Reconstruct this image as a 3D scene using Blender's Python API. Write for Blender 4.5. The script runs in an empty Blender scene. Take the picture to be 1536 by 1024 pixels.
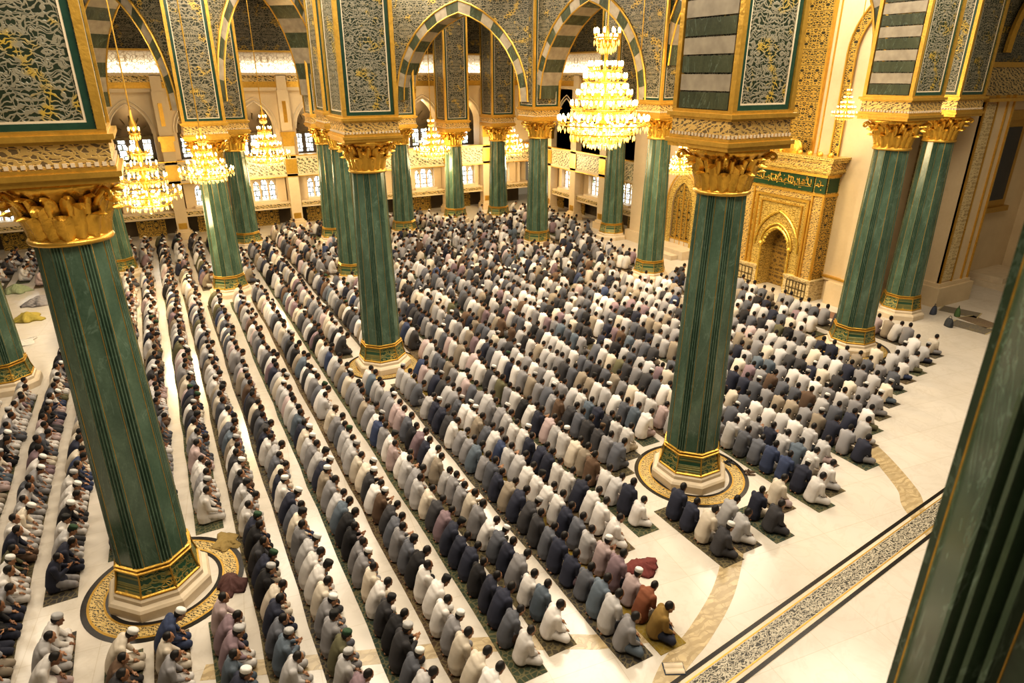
import bpy, bmesh, math, random
import numpy as np
from mathutils import Vector, Matrix
from math import sin, cos, pi, radians as R

random.seed(11)
rng = np.random.default_rng(11)
S = 0.82                       # the hall is drawn in a working unit and brought to metres at the end
SC = bpy.context.scene
COL = SC.collection

# ------------------------------------------------------------------ camera numbers
CAM_H = 12.0
FOC = 979.78
PITCH = R(22.308)
YAW = R(28.206)

def project(X, Y, Z):
    d = X*sin(YAW)+Y*cos(YAW); r = X*cos(YAW)-Y*sin(YAW); u = Z-CAM_H
    zc = d*cos(PITCH)-u*sin(PITCH); yc = d*sin(PITCH)+u*cos(PITCH)
    if zc < .1: return (-9e3, -9e3)
    return 768+FOC*r/zc, 512-FOC*yc/zc

# ------------------------------------------------------------------ mesh helpers
class MB:
    def __init__(s): s.v = []; s.f = []; s.m = []
    def add(s, vs, fs, mi=0):
        o = len(s.v); s.v += [tuple(p) for p in vs]
        for f in fs: s.f.append(tuple(i+o for i in f)); s.m.append(mi)
    def box(s, x0, x1, y0, y1, z0, z1, mi=0):
        s.add([(x0,y0,z0),(x1,y0,z0),(x1,y1,z0),(x0,y1,z0),(x0,y0,z1),(x1,y0,z1),(x1,y1,z1),(x0,y1,z1)],
              [(0,3,2,1),(4,5,6,7),(0,1,5,4),(1,2,6,5),(2,3,7,6),(3,0,4,7)], mi)
    def rings(s, rings, closed=True, cap0=True, cap1=True, mi=0):
        n = len(rings[0]); o = len(s.v)
        for r in rings: s.v += [tuple(p) for p in r]
        for i in range(len(rings)-1):
            for j in range(n if closed else n-1):
                k = (j+1) % n
                s.f.append((o+i*n+j, o+i*n+k, o+(i+1)*n+k, o+(i+1)*n+j)); s.m.append(mi)
        if cap0: s.f.append(tuple(o+j for j in reversed(range(n)))); s.m.append(mi)
        if cap1: s.f.append(tuple(o+(len(rings)-1)*n+j for j in range(n))); s.m.append(mi)
    def lathe(s, prof, seg=24, c=(0,0), ph=0, mi=0):
        s.rings([[(c[0]+r*cos(ph+2*pi*j/seg), c[1]+r*sin(ph+2*pi*j/seg), z) for j in range(seg)] for r, z in prof], mi=mi)
    def tube(s, pts, rad, seg=8, mi=0, caps=True):
        pts = [Vector(p) for p in pts]; rr = rad if isinstance(rad, (list, tuple)) else [rad]*len(pts)
        rings = []
        ref = None
        for i, p in enumerate(pts):
            t = (pts[min(i+1, len(pts)-1)]-pts[max(i-1, 0)]).normalized()
            if ref is None: ref = Vector((0,0,1)) if abs(t.z) < .9 else Vector((1,0,0))
            a = t.cross(ref).normalized(); b = a.cross(t).normalized(); ref = b
            rings.append([p+a*(rr[i]*cos(2*pi*j/seg))+b*(rr[i]*sin(2*pi*j/seg)) for j in range(seg)])
        s.rings(rings, cap0=caps, cap1=caps, mi=mi)
    def ell(s, c, r, rot=None, seg=14, rn=9, mi=0):
        M = rot or Matrix.Identity(3); rings = []
        for i in range(rn+1):
            t = -pi/2+pi*i/rn; cr = max(cos(t), .02)
            rings.append([Vector(c)+M@Vector((r[0]*cr*cos(2*pi*j/seg), r[1]*cr*sin(2*pi*j/seg), r[2]*sin(t))) for j in range(seg)])
        s.rings(rings, mi=mi)
    def caps(s, a, b, ra, rb, seg=12, mi=0):
        """a rounded tapered limb from a to b"""
        a = Vector(a); b = Vector(b); d = (b-a).normalized()
        pts = [a-d*ra*.85, a-d*ra*.45, a, a.lerp(b,.5), b, b+d*rb*.45, b+d*rb*.85]
        s.tube(pts, [ra*.5, ra*.88, ra, (ra+rb)/2, rb, rb*.88, rb*.5], seg, mi)
    def mesh(s, name, mats, smooth=False):
        me = bpy.data.meshes.new(name); me.from_pydata(s.v, [], s.f)
        for m in (mats if isinstance(mats, (list, tuple)) else [mats]): me.materials.append(m)
        if any(s.m): me.polygons.foreach_set('material_index', s.m)
        if smooth: me.polygons.foreach_set('use_smooth', [True]*len(s.f))
        me.update(); return me

def link(name, me, parent=None, loc=None):
    o = bpy.data.objects.new(name, me); COL.objects.link(o)
    if parent is not None: o.parent = parent
    if loc is not None: o.location = loc
    return o
def obj(name, mb, mats, parent=None, loc=None, smooth=False):
    return link(name, mb.mesh(name, mats, smooth), parent, loc)
def tag(o, label, cat, group=None):
    o['label'] = label; o['category'] = cat
    if group: o['group'] = group
    return o
def thing(name, label, cat, loc=(0,0,0), group=None):
    o = bpy.data.objects.new(name, None); COL.objects.link(o); o.location = loc
    return tag(o, label, cat, group)
def struct(o):
    o['kind'] = 'structure'; return o

def remesh(mb, voxel, smooth=2, ratio=None, disp=None):
    """one continuous skin over overlapping limbs"""
    me = mb.mesh('tmp', []); o = bpy.data.objects.new('tmp', me); COL.objects.link(o)
    m = o.modifiers.new('r', 'REMESH'); m.mode = 'VOXEL'; m.voxel_size = voxel; m.use_smooth_shade = True
    if smooth:
        m2 = o.modifiers.new('s', 'SMOOTH'); m2.iterations = smooth; m2.factor = .5
    if ratio:
        m3 = o.modifiers.new('d', 'DECIMATE'); m3.ratio = ratio
    dg = bpy.context.evaluated_depsgraph_get(); dg.update()
    res = bpy.data.meshes.new_from_object(o.evaluated_get(dg))
    bpy.data.objects.remove(o)
    return res
def mesh_arrays(me):
    v = np.empty(len(me.vertices)*3, np.float32); me.vertices.foreach_get('co', v)
    return v.reshape(-1, 3)

# ------------------------------------------------------------------ materials
class NT:
    def __init__(s, name):
        s.mat = bpy.data.materials.new(name); s.mat.use_nodes = True
        s.t = s.mat.node_tree; s.b = s.t.nodes['Principled BSDF']
    def n(s, typ, ins=None, **kw):
        nd = s.t.nodes.new(typ)
        for k, v in kw.items(): setattr(nd, k, v)
        for k, v in (ins or {}).items():
            if hasattr(v, 'is_output'): s.t.links.new(v, nd.inputs[k])
            else: nd.inputs[k].default_value = v
        return nd
    def set(s, **kw):
        for k, v in kw.items():
            k = k.replace('_', ' ')
            if hasattr(v, 'is_output'): s.t.links.new(v, s.b.inputs[k])
            else: s.b.inputs[k].default_value = v
    def coord(s, kind='Object'): return s.n('ShaderNodeTexCoord').outputs[kind]
    def math(s, op, a, b=0.0, c=None):
        d = {0: a, 1: b}
        if c is not None: d[2] = c
        return s.n('ShaderNodeMath', d, operation=op).outputs[0]
    def mix(s, f, a, b):
        nd = s.n('ShaderNodeMix', data_type='RGBA')
        for i, v in ((0, f), (6, a), (7, b)):
            if hasattr(v, 'is_output'): s.t.links.new(v, nd.inputs[i])
            else: nd.inputs[i].default_value = v if i == 0 else (*v, 1)
        return nd.outputs[2]
    def ramp(s, f, stops, interp='LINEAR'):
        nd = s.n('ShaderNodeValToRGB', {0: f}); cr = nd.color_ramp; cr.interpolation = interp
        while len(cr.elements) < len(stops): cr.elements.new(.5)
        for e, (p, c) in zip(cr.elements, stops):
            e.position = p; e.color = (*c, 1) if len(c) == 3 else c
        return nd.outputs[0]
    def noise(s, vec, scale, detail=3, rough=.55, out='Fac', dist=0):
        return s.n('ShaderNodeTexNoise', {'Vector': vec, 'Scale': scale, 'Detail': detail, 'Roughness': rough, 'Distortion': dist}).outputs[out]
    def bump(s, h, strength=.3, dist=.02):
        s.t.links.new(s.n('ShaderNodeBump', {'Height': h, 'Strength': strength, 'Distance': dist}).outputs[0], s.b.inputs['Normal'])
    def scroll(s, vec, period_u=1.0, period_v=1.4, scale=6.0, warp=.12, flat=False):
        """mirrored, warped tracery like carved arabesque; returns distance-to-edge and a swirl value"""
        sp = s.n('ShaderNodeSeparateXYZ', {0: vec})
        u = s.math('PINGPONG', sp.outputs[0] if flat else s.math('ADD', sp.outputs[0], sp.outputs[1]), period_u/2)
        v = s.math('PINGPONG', sp.outputs[1] if flat else sp.outputs[2], period_v/2)
        cv = s.n('ShaderNodeCombineXYZ', {0: u, 1: v, 2: 0.0}).outputs[0]
        nz = s.noise(cv, scale*.55, 2, .5, 'Color')
        off = s.n('ShaderNodeVectorMath', {0: nz, 1: (warp*2,)*3}, operation='MULTIPLY').outputs[0]
        wv = s.n('ShaderNodeVectorMath', {0: cv, 1: off}, operation='ADD').outputs[0]
        e = s.n('ShaderNodeTexVoronoi', {'Vector': wv, 'Scale': scale}, feature='DISTANCE_TO_EDGE').outputs['Distance']
        w = s.n('ShaderNodeTexWave', {'Vector': wv, 'Scale': scale*.42, 'Distortion': 5.0, 'Detail': 1.0, 'Detail Scale': 1.6}, wave_type='RINGS').outputs['Fac']
        return e, w

def simple(name, col, rough=.6, metal=0.0, spec=None, var=.06, scale=8):
    t = NT(name); c = t.coord()
    nz = t.noise(c, scale, 3)
    dk = tuple(x*(1-var*2.2) for x in col); lt = tuple(min(1, x*(1+var)) for x in col)
    t.set(Base_Color=t.mix(nz, dk, lt), Roughness=rough, Metallic=metal)
    return t.mat

def carved(name, ground, line, scale=6, pu=1.0, pv=1.4, metal=0.0, rough=.45, gold=None, width=.06, bump=.5, warp=.12, swirl=.55, flat=False):
    t = NT(name); c = t.coord()
    e, w = t.scroll(c, pu, pv, scale, warp, flat)
    le = t.ramp(e, [(0, (1,1,1)), (width, (1,1,1)), (width*1.7, (0,0,0)), (1, (0,0,0))])
    lw = t.ramp(w, [(0, (0,0,0)), (swirl, (0,0,0)), (swirl+.12, (1,1,1)), (1, (1,1,1))])
    m = t.math('MAXIMUM', le, lw)
    g = t.mix(t.noise(c, 3.0, 2), tuple(x*.55 for x in ground), tuple(x*1.35 for x in ground))
    l = t.mix(t.noise(c, 5.0, 3), tuple(x*.6 for x in line), line)
    if gold:
        gm = t.ramp(t.noise(c, 1.7, 3, .6), [(0, (0,0,0)), (.56, (0,0,0)), (.64, (1,1,1)), (1, (1,1,1))])
        l = t.mix(gm, l, gold)
    t.set(Base_Color=t.mix(m, g, l), Roughness=rough, Metallic=t.math('MULTIPLY', m, metal))
    t.bump(m, bump, .03)
    return t.mat

def band_script(name, ground, ink, su=3.0, sz=5.0, metal=.6, thr=.5):
    """flowing pen strokes along a frieze"""
    t = NT(name); c = t.coord()
    mp = t.n('ShaderNodeMapping', {'Vector': c, 'Scale': (su, su, sz)}).outputs[0]
    w1 = t.n('ShaderNodeTexWave', {'Vector': mp, 'Scale': .9, 'Distortion': 9.0, 'Detail': 2.5, 'Detail Scale': 1.3}, bands_direction='DIAGONAL').outputs['Fac']
    m = t.ramp(w1, [(0, (0,0,0)), (thr, (0,0,0)), (thr+.1, (1,1,1)), (1, (1,1,1))])
    n2 = t.n('ShaderNodeTexVoronoi', {'Vector': mp, 'Scale': 2.2}, feature='DISTANCE_TO_EDGE').outputs['Distance']
    m2 = t.ramp(n2, [(0, (1,1,1)), (.05, (1,1,1)), (.09, (0,0,0)), (1, (0,0,0))])
    mm = t.math('MAXIMUM', m, m2)
    t.set(Base_Color=t.mix(mm, ground, ink), Roughness=.4, Metallic=t.math('MULTIPLY', mm, metal))
    t.bump(mm, .5, .02)
    return t.mat

def mk_gold(name, col=(.82,.50,.10), rough=.30, bscale=9.0, bstr=.35):
    t = NT(name); c = t.coord()
    n1 = t.noise(c, bscale, 4, .6); n2 = t.noise(c, 2.0, 2)
    t.set(Base_Color=t.mix(n1, tuple(x*.6 for x in col), col), Metallic=.72, Roughness=t.math('MULTIPLY_ADD', n2, .25, rough-.1))
    t.bump(n1, bstr, .03)
    return t.mat

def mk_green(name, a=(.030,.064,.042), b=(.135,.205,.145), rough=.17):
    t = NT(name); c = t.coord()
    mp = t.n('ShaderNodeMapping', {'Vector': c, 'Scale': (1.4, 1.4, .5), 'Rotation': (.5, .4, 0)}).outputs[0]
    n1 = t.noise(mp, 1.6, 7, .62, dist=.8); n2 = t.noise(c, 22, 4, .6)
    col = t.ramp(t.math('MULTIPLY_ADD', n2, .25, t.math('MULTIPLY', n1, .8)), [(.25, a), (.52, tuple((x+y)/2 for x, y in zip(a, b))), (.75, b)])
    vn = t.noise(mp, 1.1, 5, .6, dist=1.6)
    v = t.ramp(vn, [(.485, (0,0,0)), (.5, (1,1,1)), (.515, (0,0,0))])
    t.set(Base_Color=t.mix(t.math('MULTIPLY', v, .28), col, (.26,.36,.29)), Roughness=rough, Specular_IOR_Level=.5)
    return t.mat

def mk_floor():
    t = NT('polished white marble'); c = t.coord()
    n1 = t.noise(c, .55, 6, .6, dist=1.2)
    vein = t.ramp(t.noise(c, .8, 6, .65, dist=1.5), [(.46, (0,0,0)), (.5, (1,1,1)), (.54, (0,0,0))])
    mp = t.n('ShaderNodeMapping', {'Vector': c, 'Rotation': (0, 0, R(6.5))}).outputs[0]
    br = t.n('ShaderNodeTexBrick', {'Vector': mp, 'Scale': 1.0, 'Mortar Size': .006, 'Brick Width': 1.25, 'Row Height': 1.25, 'Color1': (.95,.95,.95,1), 'Color2': (1,1,1,1), 'Mortar': (.84,.81,.75,1)}, offset=0.0).outputs['Color']
    base = t.mix(n1, (.54,.48,.40), (.68,.63,.555))
    base = t.mix(t.math('MULTIPLY', vein, .35), base, (.52,.46,.38))
    col = t.n('ShaderNodeMix', data_type='RGBA', blend_type='MULTIPLY'); col.inputs[0].default_value = 1
    t.t.links.new(base, col.inputs[6]); t.t.links.new(br, col.inputs[7])
    t.set(Base_Color=col.outputs[2], Roughness=t.math('MULTIPLY_ADD', n1, .12, .13), Specular_IOR_Level=.5)
    return t.mat

def mk_wall():
    t = NT('warm cream wall stone'); c = t.coord()
    n1 = t.noise(c, .7, 5, .6); n2 = t.noise(c, 9, 3)
    t.set(Base_Color=t.mix(t.math('MULTIPLY_ADD', n2, .2, t.math('MULTIPLY', n1, .8)), (.47,.35,.20), (.74,.60,.40)), Roughness=.5)
    return t.mat

def emit(name, col, strength, sample=False):
    t = NT(name); t.set(Base_Color=(*col, 1), Emission_Color=(*col, 1), Emission_Strength=strength, Roughness=.4)
    if not sample: t.mat.cycles.emission_sampling = 'NONE'
    return t.mat

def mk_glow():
    t = NT('wall band with painted cove glow'); c = t.coord()
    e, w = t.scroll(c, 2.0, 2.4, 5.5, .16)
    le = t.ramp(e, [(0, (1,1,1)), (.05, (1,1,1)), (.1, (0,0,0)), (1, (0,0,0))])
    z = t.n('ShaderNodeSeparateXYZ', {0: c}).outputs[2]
    grad = t.ramp(t.n('ShaderNodeMapRange', {'Value': z, 1: 0.0, 2: 1.27}).outputs[0], [(0, (1,1,1)), (.3, (.6,.6,.6)), (.6, (.16,.16,.16)), (1, (.03,.03,.03))])  # cove light fading up the wall, painted into the emission
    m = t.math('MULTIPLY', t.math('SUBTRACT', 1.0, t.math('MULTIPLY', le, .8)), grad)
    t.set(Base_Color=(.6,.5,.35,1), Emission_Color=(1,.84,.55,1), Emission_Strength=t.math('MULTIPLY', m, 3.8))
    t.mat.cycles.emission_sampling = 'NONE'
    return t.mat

def mk_glass():
    """leaded daylight window: bright panes with dark cames and a few tinted pieces"""
    t = NT('leaded daylight glass'); c = t.coord()
    sp = t.n('ShaderNodeSeparateXYZ', {0: c}); u = t.math('ADD', sp.outputs[0], sp.outputs[1])
    cv = t.n('ShaderNodeCombineXYZ', {0: u, 1: sp.outputs[2], 2: 0.0}).outputs[0]
    br = t.n('ShaderNodeTexBrick', {'Vector': cv, 'Scale': 1.0, 'Mortar Size': .035, 'Brick Width': .42, 'Row Height': .36, 'Color1': (1,1,1,1), 'Color2': (.8,.9,1,1), 'Mortar': (.03,.03,.02,1)}).outputs['Color']
    vo = t.n('ShaderNodeTexVoronoi', {'Vector': cv, 'Scale': 3.4}, feature='DISTANCE_TO_EDGE').outputs['Distance']
    vm = t.ramp(vo, [(0, (.12,.11,.05)), (.035, (.12,.11,.05)), (.07, (1,1,1)), (1, (1,1,1))])
    tint = t.ramp(t.noise(cv, 1.6, 2), [(.3, (.72,.86,1.0)), (.52, (1,1,1)), (.68, (.95,.86,.55))])
    a = t.n('ShaderNodeMix', data_type='RGBA', blend_type='MULTIPLY'); a.inputs[0].default_value = 1
    t.t.links.new(br, a.inputs[6]); t.t.links.new(vm, a.inputs[7])
    b = t.n('ShaderNodeMix', data_type='RGBA', blend_type='MULTIPLY'); b.inputs[0].default_value = 1
    t.t.links.new(a.outputs[2], b.inputs[6]); t.t.links.new(tint, b.inputs[7])
    t.set(Base_Color=(.1,.1,.1,1), Emission_Color=b.outputs[2], Emission_Strength=5.0, Roughness=.1)
    t.mat.cycles.emission_sampling = 'NONE'
    return t.mat

def mk_info(name, dk=.78, rough=.85, rnd=.0):
    """cloth or skin that takes its colour from the object"""
    t = NT(name); c = t.coord(); oc = t.n('ShaderNodeObjectInfo').outputs['Color']
    nz = t.noise(c, 7, 3)
    a = t.n('ShaderNodeMix', data_type='RGBA', blend_type='MULTIPLY'); a.inputs[0].default_value = 1
    t.t.links.new(oc, a.inputs[6])
    t.t.links.new(t.mix(nz, (dk,)*3, (1,1,1)), a.inputs[7])
    t.set(Base_Color=a.outputs[2], Roughness=rough)
    wv = t.n('ShaderNodeTexWave', {'Vector': c, 'Scale': 2.6, 'Distortion': 6.0, 'Detail': 2.0}).outputs['Fac']
    if rough > .7: t.bump(wv, .35, .02)
    return t.mat

def mk_attr():
    t = NT('crowd cloth and skin'); a = t.n('ShaderNodeAttribute', attribute_name='Col').outputs['Color']
    nz = t.noise(t.coord(), 3, 2)
    m = t.n('ShaderNodeMix', data_type='RGBA', blend_type='MULTIPLY'); m.inputs[0].default_value = 1
    t.t.links.new(a, m.inputs[6]); t.t.links.new(t.mix(nz, (.82,)*3, (1,1,1)), m.inputs[7])
    t.set(Base_Color=m.outputs[2], Roughness=.85)
    return t.mat

def mk_rug():
    t = NT('woven prayer runner'); c = t.coord()
    oc = t.n('ShaderNodeObjectInfo').outputs['Color']
    e = t.n('ShaderNodeTexVoronoi', {'Vector': c, 'Scale': 9.0}, feature='DISTANCE_TO_EDGE').outputs['Distance']
    m = t.ramp(e, [(0, (1,1,1)), (.06, (1,1,1)), (.12, (0,0,0)), (1, (0,0,0))])
    nz = t.noise(c, 4, 3)
    f = t.math('MULTIPLY', m, .45)
    t.set(Base_Color=t.mix(f, (0,0,0), (.36,.28,.12)), Roughness=.95)
    mx = t.n('ShaderNodeMix', data_type='RGBA'); t.t.links.new(f, mx.inputs[0]); t.t.links.new(oc, mx.inputs[6]); mx.inputs[7].default_value = (.24,.19,.09,1)
    t.t.links.new(mx.outputs[2], t.b.inputs['Base Color'])
    return t.mat

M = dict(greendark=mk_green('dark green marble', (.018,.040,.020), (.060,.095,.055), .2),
    floor=mk_floor(), wall=mk_wall(), green=mk_green('green marble'),
    dado=carved('carved green and gold dado', (.03,.08,.045), (.34,.32,.12), 7, .9, .9, .5, .3, gold=(.7,.45,.1), width=.05, swirl=.72),
    gold=mk_gold('gilding'), goldleaf=mk_gold('gilded acanthus', (.90,.54,.09), .24, 7, .6),
    golddull=mk_gold('old gold moulding', (.62,.38,.08), .36, 14, .4),
    stone=simple('pale plinth stone', (.64,.53,.38), .45, var=.12, scale=3),
    travertine=carved('beige inlay stone', (.50,.39,.23), (.47,.36,.205), 5, 3, 3, 0, .25, width=.02, bump=.1, flat=True),
    arab=carved('carved arabesque panel', (.016,.026,.012), (.29,.265,.19), 9.0, 1.56, 2.1, .15, .4, gold=(.42,.29,.05), width=.05, swirl=.74, warp=.13),
    arabfine=carved('fine silvery arabesque', (.022,.026,.013), (.27,.235,.155), 7.0, 1.6, 2.2, .15, .4, gold=(.46,.31,.07), width=.055, swirl=.72, warp=.15),
    arabgold=carved('gold and dark wall ornament', (.035,.03,.014), (.72,.48,.11), 8.5, .8, 1.5, .6, .35, width=.06, swirl=.66),
    cream_orn=carved('cream relief ornament', (.42,.31,.15), (.78,.62,.34), 5.5, .9, 1.2, .1, .4, width=.07, swirl=.55, bump=.6),
    mihgold=carved('mihrab gilded relief', (.30,.18,.03), (.92,.68,.22), 8.0, .8, 1.1, .45, .33, width=.06, swirl=.58, bump=.8),  # shade in the relief's recesses put into the dark ground colour
    frieze=band_script('gilded script frieze', (.16,.11,.05), (.80,.55,.20), 3.2, 6),
    frieze_dk=band_script('dark script frieze', (.07,.06,.03), (.66,.50,.24), 2.2, 4.5),
    galfr=band_script('balustrade relief', (.14,.14,.08), (.70,.58,.36), 2.0, 2.6, .1, .55),
    greenband=band_script('green inscription ground', (.012,.05,.018), (.78,.62,.22), 4.0, 4.0, .5, .62),
    ringscript=band_script('black and gold inlay', (.03,.026,.016), (.62,.45,.18), 8.5, 8.5, .3, .52),
    black=simple('black inlay stone', (.018,.016,.014), .25, var=.1),
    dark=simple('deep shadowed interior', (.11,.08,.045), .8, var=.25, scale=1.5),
    bronze=simple('dark bronze', (.10,.075,.035), .45, .4, var=.2, scale=5),
    vg=mk_green('dark voussoir stone', (.02,.03,.018), (.10,.11,.065), .22),
    vs=simple('silver cream voussoir', (.44,.38,.29), .28, .25, var=.25, scale=3),
    glass=mk_glass(), glow=mk_glow(),
    bulb=emit('lit candle bulb', (1.0,.76,.34), 12.0), crystal=emit('crystal drop with painted glow', (1.0,.64,.16), 1.5),  # crystal drops are no lamps; their sparkle is painted as emission
    cloth=mk_info('cloth'), skin=mk_info('skin', .85, .55), rug=mk_rug(), crowd=mk_attr(),
    hair=simple('black hair', (.012,.009,.008), .55, var=.2, scale=40), eye=simple('eye', (.02,.015,.012), .2),
    lips=simple('lips', (.25,.09,.07), .5),
)
# ================================================================== the setting: floor
b = MB(); b.box(-32, 64, -6, 62, -.3, 0)
struct(obj('floor', b, M['floor']))

def strip_poly(name, pts, w, z, mat, label=None):
    """flat inlay following a centre line"""
    b = MB(); L = []; Rr = []
    P = [Vector((p[0], p[1], 0)) for p in pts]
    for i, p in enumerate(P):
        t = (P[min(i+1, len(P)-1)]-P[max(i-1, 0)]).normalized(); n = Vector((-t.y, t.x, 0))
        L.append(p+n*w/2); Rr.append(p-n*w/2)
    n = len(P)
    b.add([(q.x, q.y, z) for q in L]+[(q.x, q.y, z) for q in Rr]+[(q.x, q.y, -.02) for q in L]+[(q.x, q.y, -.02) for q in Rr],
          [(i, n+i, n+i+1, i+1) for i in range(n-1)]+[(i, i+1, 2*n+i+1, 2*n+i) for i in range(n-1)]+[(n+i+1, n+i, 3*n+i, 3*n+i+1) for i in range(n-1)])
    return struct(obj(name, b, mat))
def smoothline(pts, k=8):
    out = []
    for i in range(len(pts)-1):
        p0, p1, p2, p3 = (Vector((*pts[j], 0)) for j in (max(i-1,0), i, i+1, min(i+2, len(pts)-1)))
        for q in range(k):
            t = q/k
            out.append(.5*((2*p1)+(p2-p0)*t+(2*p0-5*p1+4*p2-p3)*t*t+(3*p1-p0-3*p2+p3)*t**3))
    out.append(Vector((*pts[-1], 0)))
    return out
strip_poly('trim_1', smoothline([(6.2,6.3),(7.9,7.5),(9.24,8.02),(10.85,8.84),(12.6,10.2),(13.4,11.2)]), .52, .004, M['travertine'])
strip_poly('trim_2', smoothline([(17.5,7.4),(18.2,8.55),(18.95,9.25),(20.08,11.1),(20.6,12.6)]), .62, .004, M['travertine'])
strip_poly('trim_3', smoothline([(-1.0,12.3),(2.4,10.95),(3.5,10.52),(4.36,10.25),(6.5,9.22),(7.05,8.93),(8.6,8.4)]), .42, .003, M['travertine'])
# long ornamental inlay strip across the aisle
A = Vector((4.0, 6.43, 0)); D = Vector((1, .116, 0)).normalized(); Nn = Vector((-D.y, D.x, 0))
def band(off, w, z, mat, nm):
    p = A+Nn*off
    strip_poly(nm, [(p+D*t) [:2] for t in (-6, 0, 10, 20, 34)], w, z, mat)
band(0.0, .92, .003, M['stone'], 'trim_4')
band(.40, .10, .006, M['black'], 'trim_5')
band(-.40, .10, .006, M['black'], 'trim_6')
band(0.0, .44, .008, carved('black and cream mosaic', (.04,.037,.028), (.56,.50,.38), 13, 2.6, 2.6, 0, .3, width=.055, bump=.1, swirl=.72, flat=True), 'trim_7')
band(.25, .03, .009, M['golddull'], 'trim_8')
band(-.25, .03, .009, M['golddull'], 'trim_9')

# ================================================================== columns
def octa(r, z, ph=pi/8): return [(r*cos(ph+pi*j/4), r*sin(ph+pi*j/4), z) for j in range(8)]
def shaft_section(r):
    """flat faces parted by clusters of reeds"""
    pts = []
    for k in range(8):
        a0 = k*pi/4; ap = r*cos(pi/8)
        for j in range(-4, 5):
            t = j/4*R(12.5); pts.append((ap/cos(t)*cos(a0+t), ap/cos(t)*sin(a0+t)))
        for j in range(1, 12):
            t = R(12.5)+(R(20))*j/12
            rr = r*.955+(.028*r if j % 3 == 1 else -.030*r)
            if j % 3 == 2: rr = r*.985
            pts.append((rr*cos(a0+t), rr*sin(a0+t)))
    return pts
SEC = shaft_section(1.0)
CAPH, BASEH = 1.15, 1.22
def capital_mesh():
    b = MB()
    prof = [(.66,0),(.68,.05),(.60,.10),(.58,.2),(.60,.45),(.70,.75),(.95,.98),(1.04,1.06),(1.04,1.15)]
    b.rings([[(r*cos(pi/16+2*pi*j/16)*(1+.04*(j % 2)), r*sin(pi/16+2*pi*j/16)*(1+.04*(j % 2)), z) for j in range(16)] for r, z in prof])
    def leaf(ang, z0, h, w, r0, curl):
        n, m = 9, 5; ca, sa = cos(ang), sin(ang); vs = []
        for i in range(n):
            t = i/(n-1)
            rad = r0+.10*t+curl*t**3; z = z0+h*(t-.25*max(0, t-.75)**1*3.2)
            if t > .85: z -= (t-.85)*h*.9
            wd = w*(.55+.75*sin(pi*min(1, t*.9+.12)))*(1-.45*t**4)*(1+.10*cos(t*22))
            for j in range(m):
                s_ = (j/(m-1)-.5)*2
                rr = rad-.09*s_*s_+.07*(1-abs(s_))
                vs.append((rr*ca-wd*s_*sa, rr*sa+wd*s_*ca, z-.05*s_*s_))
        fs = [(i*m+j, i*m+j+1, (i+1)*m+j+1, (i+1)*m+j) for i in range(n-1) for j in range(m-1)]
        b.add(vs, fs)
    for k in range(8): leaf(k*pi/4, .06, .70, .17, .66, .24)
    for k in range(8): leaf(k*pi/4+pi/8, .06, .98, .19, .64, .34)
    for k in range(16): leaf(k*pi/8+pi/16, .55, .54, .11, .78, .22)
    for k in range(4):     # corner volutes
        a = pi/4+k*pi/2; ca, sa = cos(a), sin(a)
        pts = [(.72*ca, .72*sa, .55), (.95*ca, .95*sa, .85), (1.14*ca, 1.14*sa, 1.02)]
        for q in range(9):
            t = q/8*4.6; rr = .10*(1-q/11); cx = 1.17
            pts.append(((cx+rr*sin(t))*ca, (cx+rr*sin(t))*sa, .90+rr*cos(t)))
        b.tube(pts, [.08,.075,.065]+[.05]*9, 7)
    return b.mesh('capital', M['goldleaf'], True)
def ring_mb(r0, r1, z, dz, seg=8, ph=pi/8):
    b = MB()
    prof = [(r0, z-dz), ((r0+r1)/2, z-dz*.9), (r1, z-dz*.4), (r1, z+dz*.4), ((r0+r1)/2, z+dz*.9), (r0, z+dz)]
    b.lathe(prof, seg, ph=ph); return b

PLINTH = MB(); PLINTH.rings([octa(1.22,0), octa(1.22,.24), octa(1.17,.30), octa(1.06,.34), octa(1.06,.44), octa(1.0,.50)])
PLINTH = PLINTH.mesh('plinth', M['stone'])
DADO = MB(); DADO.rings([octa(.99,.52), octa(.97,.60), octa(.91,.80), octa(.87,1.0), octa(.86,1.16)])
DADO = DADO.mesh('carved_dado', M['dado'])
BORDER = simple('dark green border stone', (.022,.062,.042), .25, var=.2)
RIB = MB()
for k in range(8):
    a = pi/8+k*pi/4
    RIB.tube([(1.0*cos(a), 1.0*sin(a), .53), (.92*cos(a), .92*sin(a), .80), (.875*cos(a), .875*sin(a), 1.15)], .022, 6)
RIB = RIB.mesh('dado_rib', M['golddull'])
LOWRING = ring_mb(.93, 1.02, .53, .045).mesh('gilded_ring', M['gold'])
UPRING = ring_mb(.82, .91, 1.13, .04).mesh('gilded_ring', M['gold'])
UPRING2 = ring_mb(.80, .885, 1.22, .035).mesh('gilded_ring', M['gold'])
NECK = MB(); NECK.lathe([(.62,-.06),(.735,-.05),(.76,0),(.735,.05),(.62,.06)], 24)
NECK = NECK.mesh('neck_ring', M['gold'], True)
CAPITAL = capital_mesh()
ABACUS = MB()
ABACUS.box(-1.10,1.10,-1.10,1.10,1.15,1.26); ABACUS.box(-1.16,1.16,-1.16,1.16,1.26,1.36); ABACUS.box(-1.09,1.09,-1.09,1.09,1.36,1.44)
ABACUS = ABACUS.mesh('abacus', M['gold'])
FRIEZE = MB(); FRIEZE.box(-1.045,1.045,-1.045,1.045,1.44,1.86); FRIEZE = FRIEZE.mesh('script_frieze', M['frieze'])
IMPOST = MB(); IMPOST.box(-1.10,1.10,-1.10,1.10,1.86,1.92); IMPOST.box(-1.16,1.16,-1.16,1.16,1.92,2.02); IMPOST.box(-1.06,1.06,-1.06,1.06,2.02,2.10)
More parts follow.
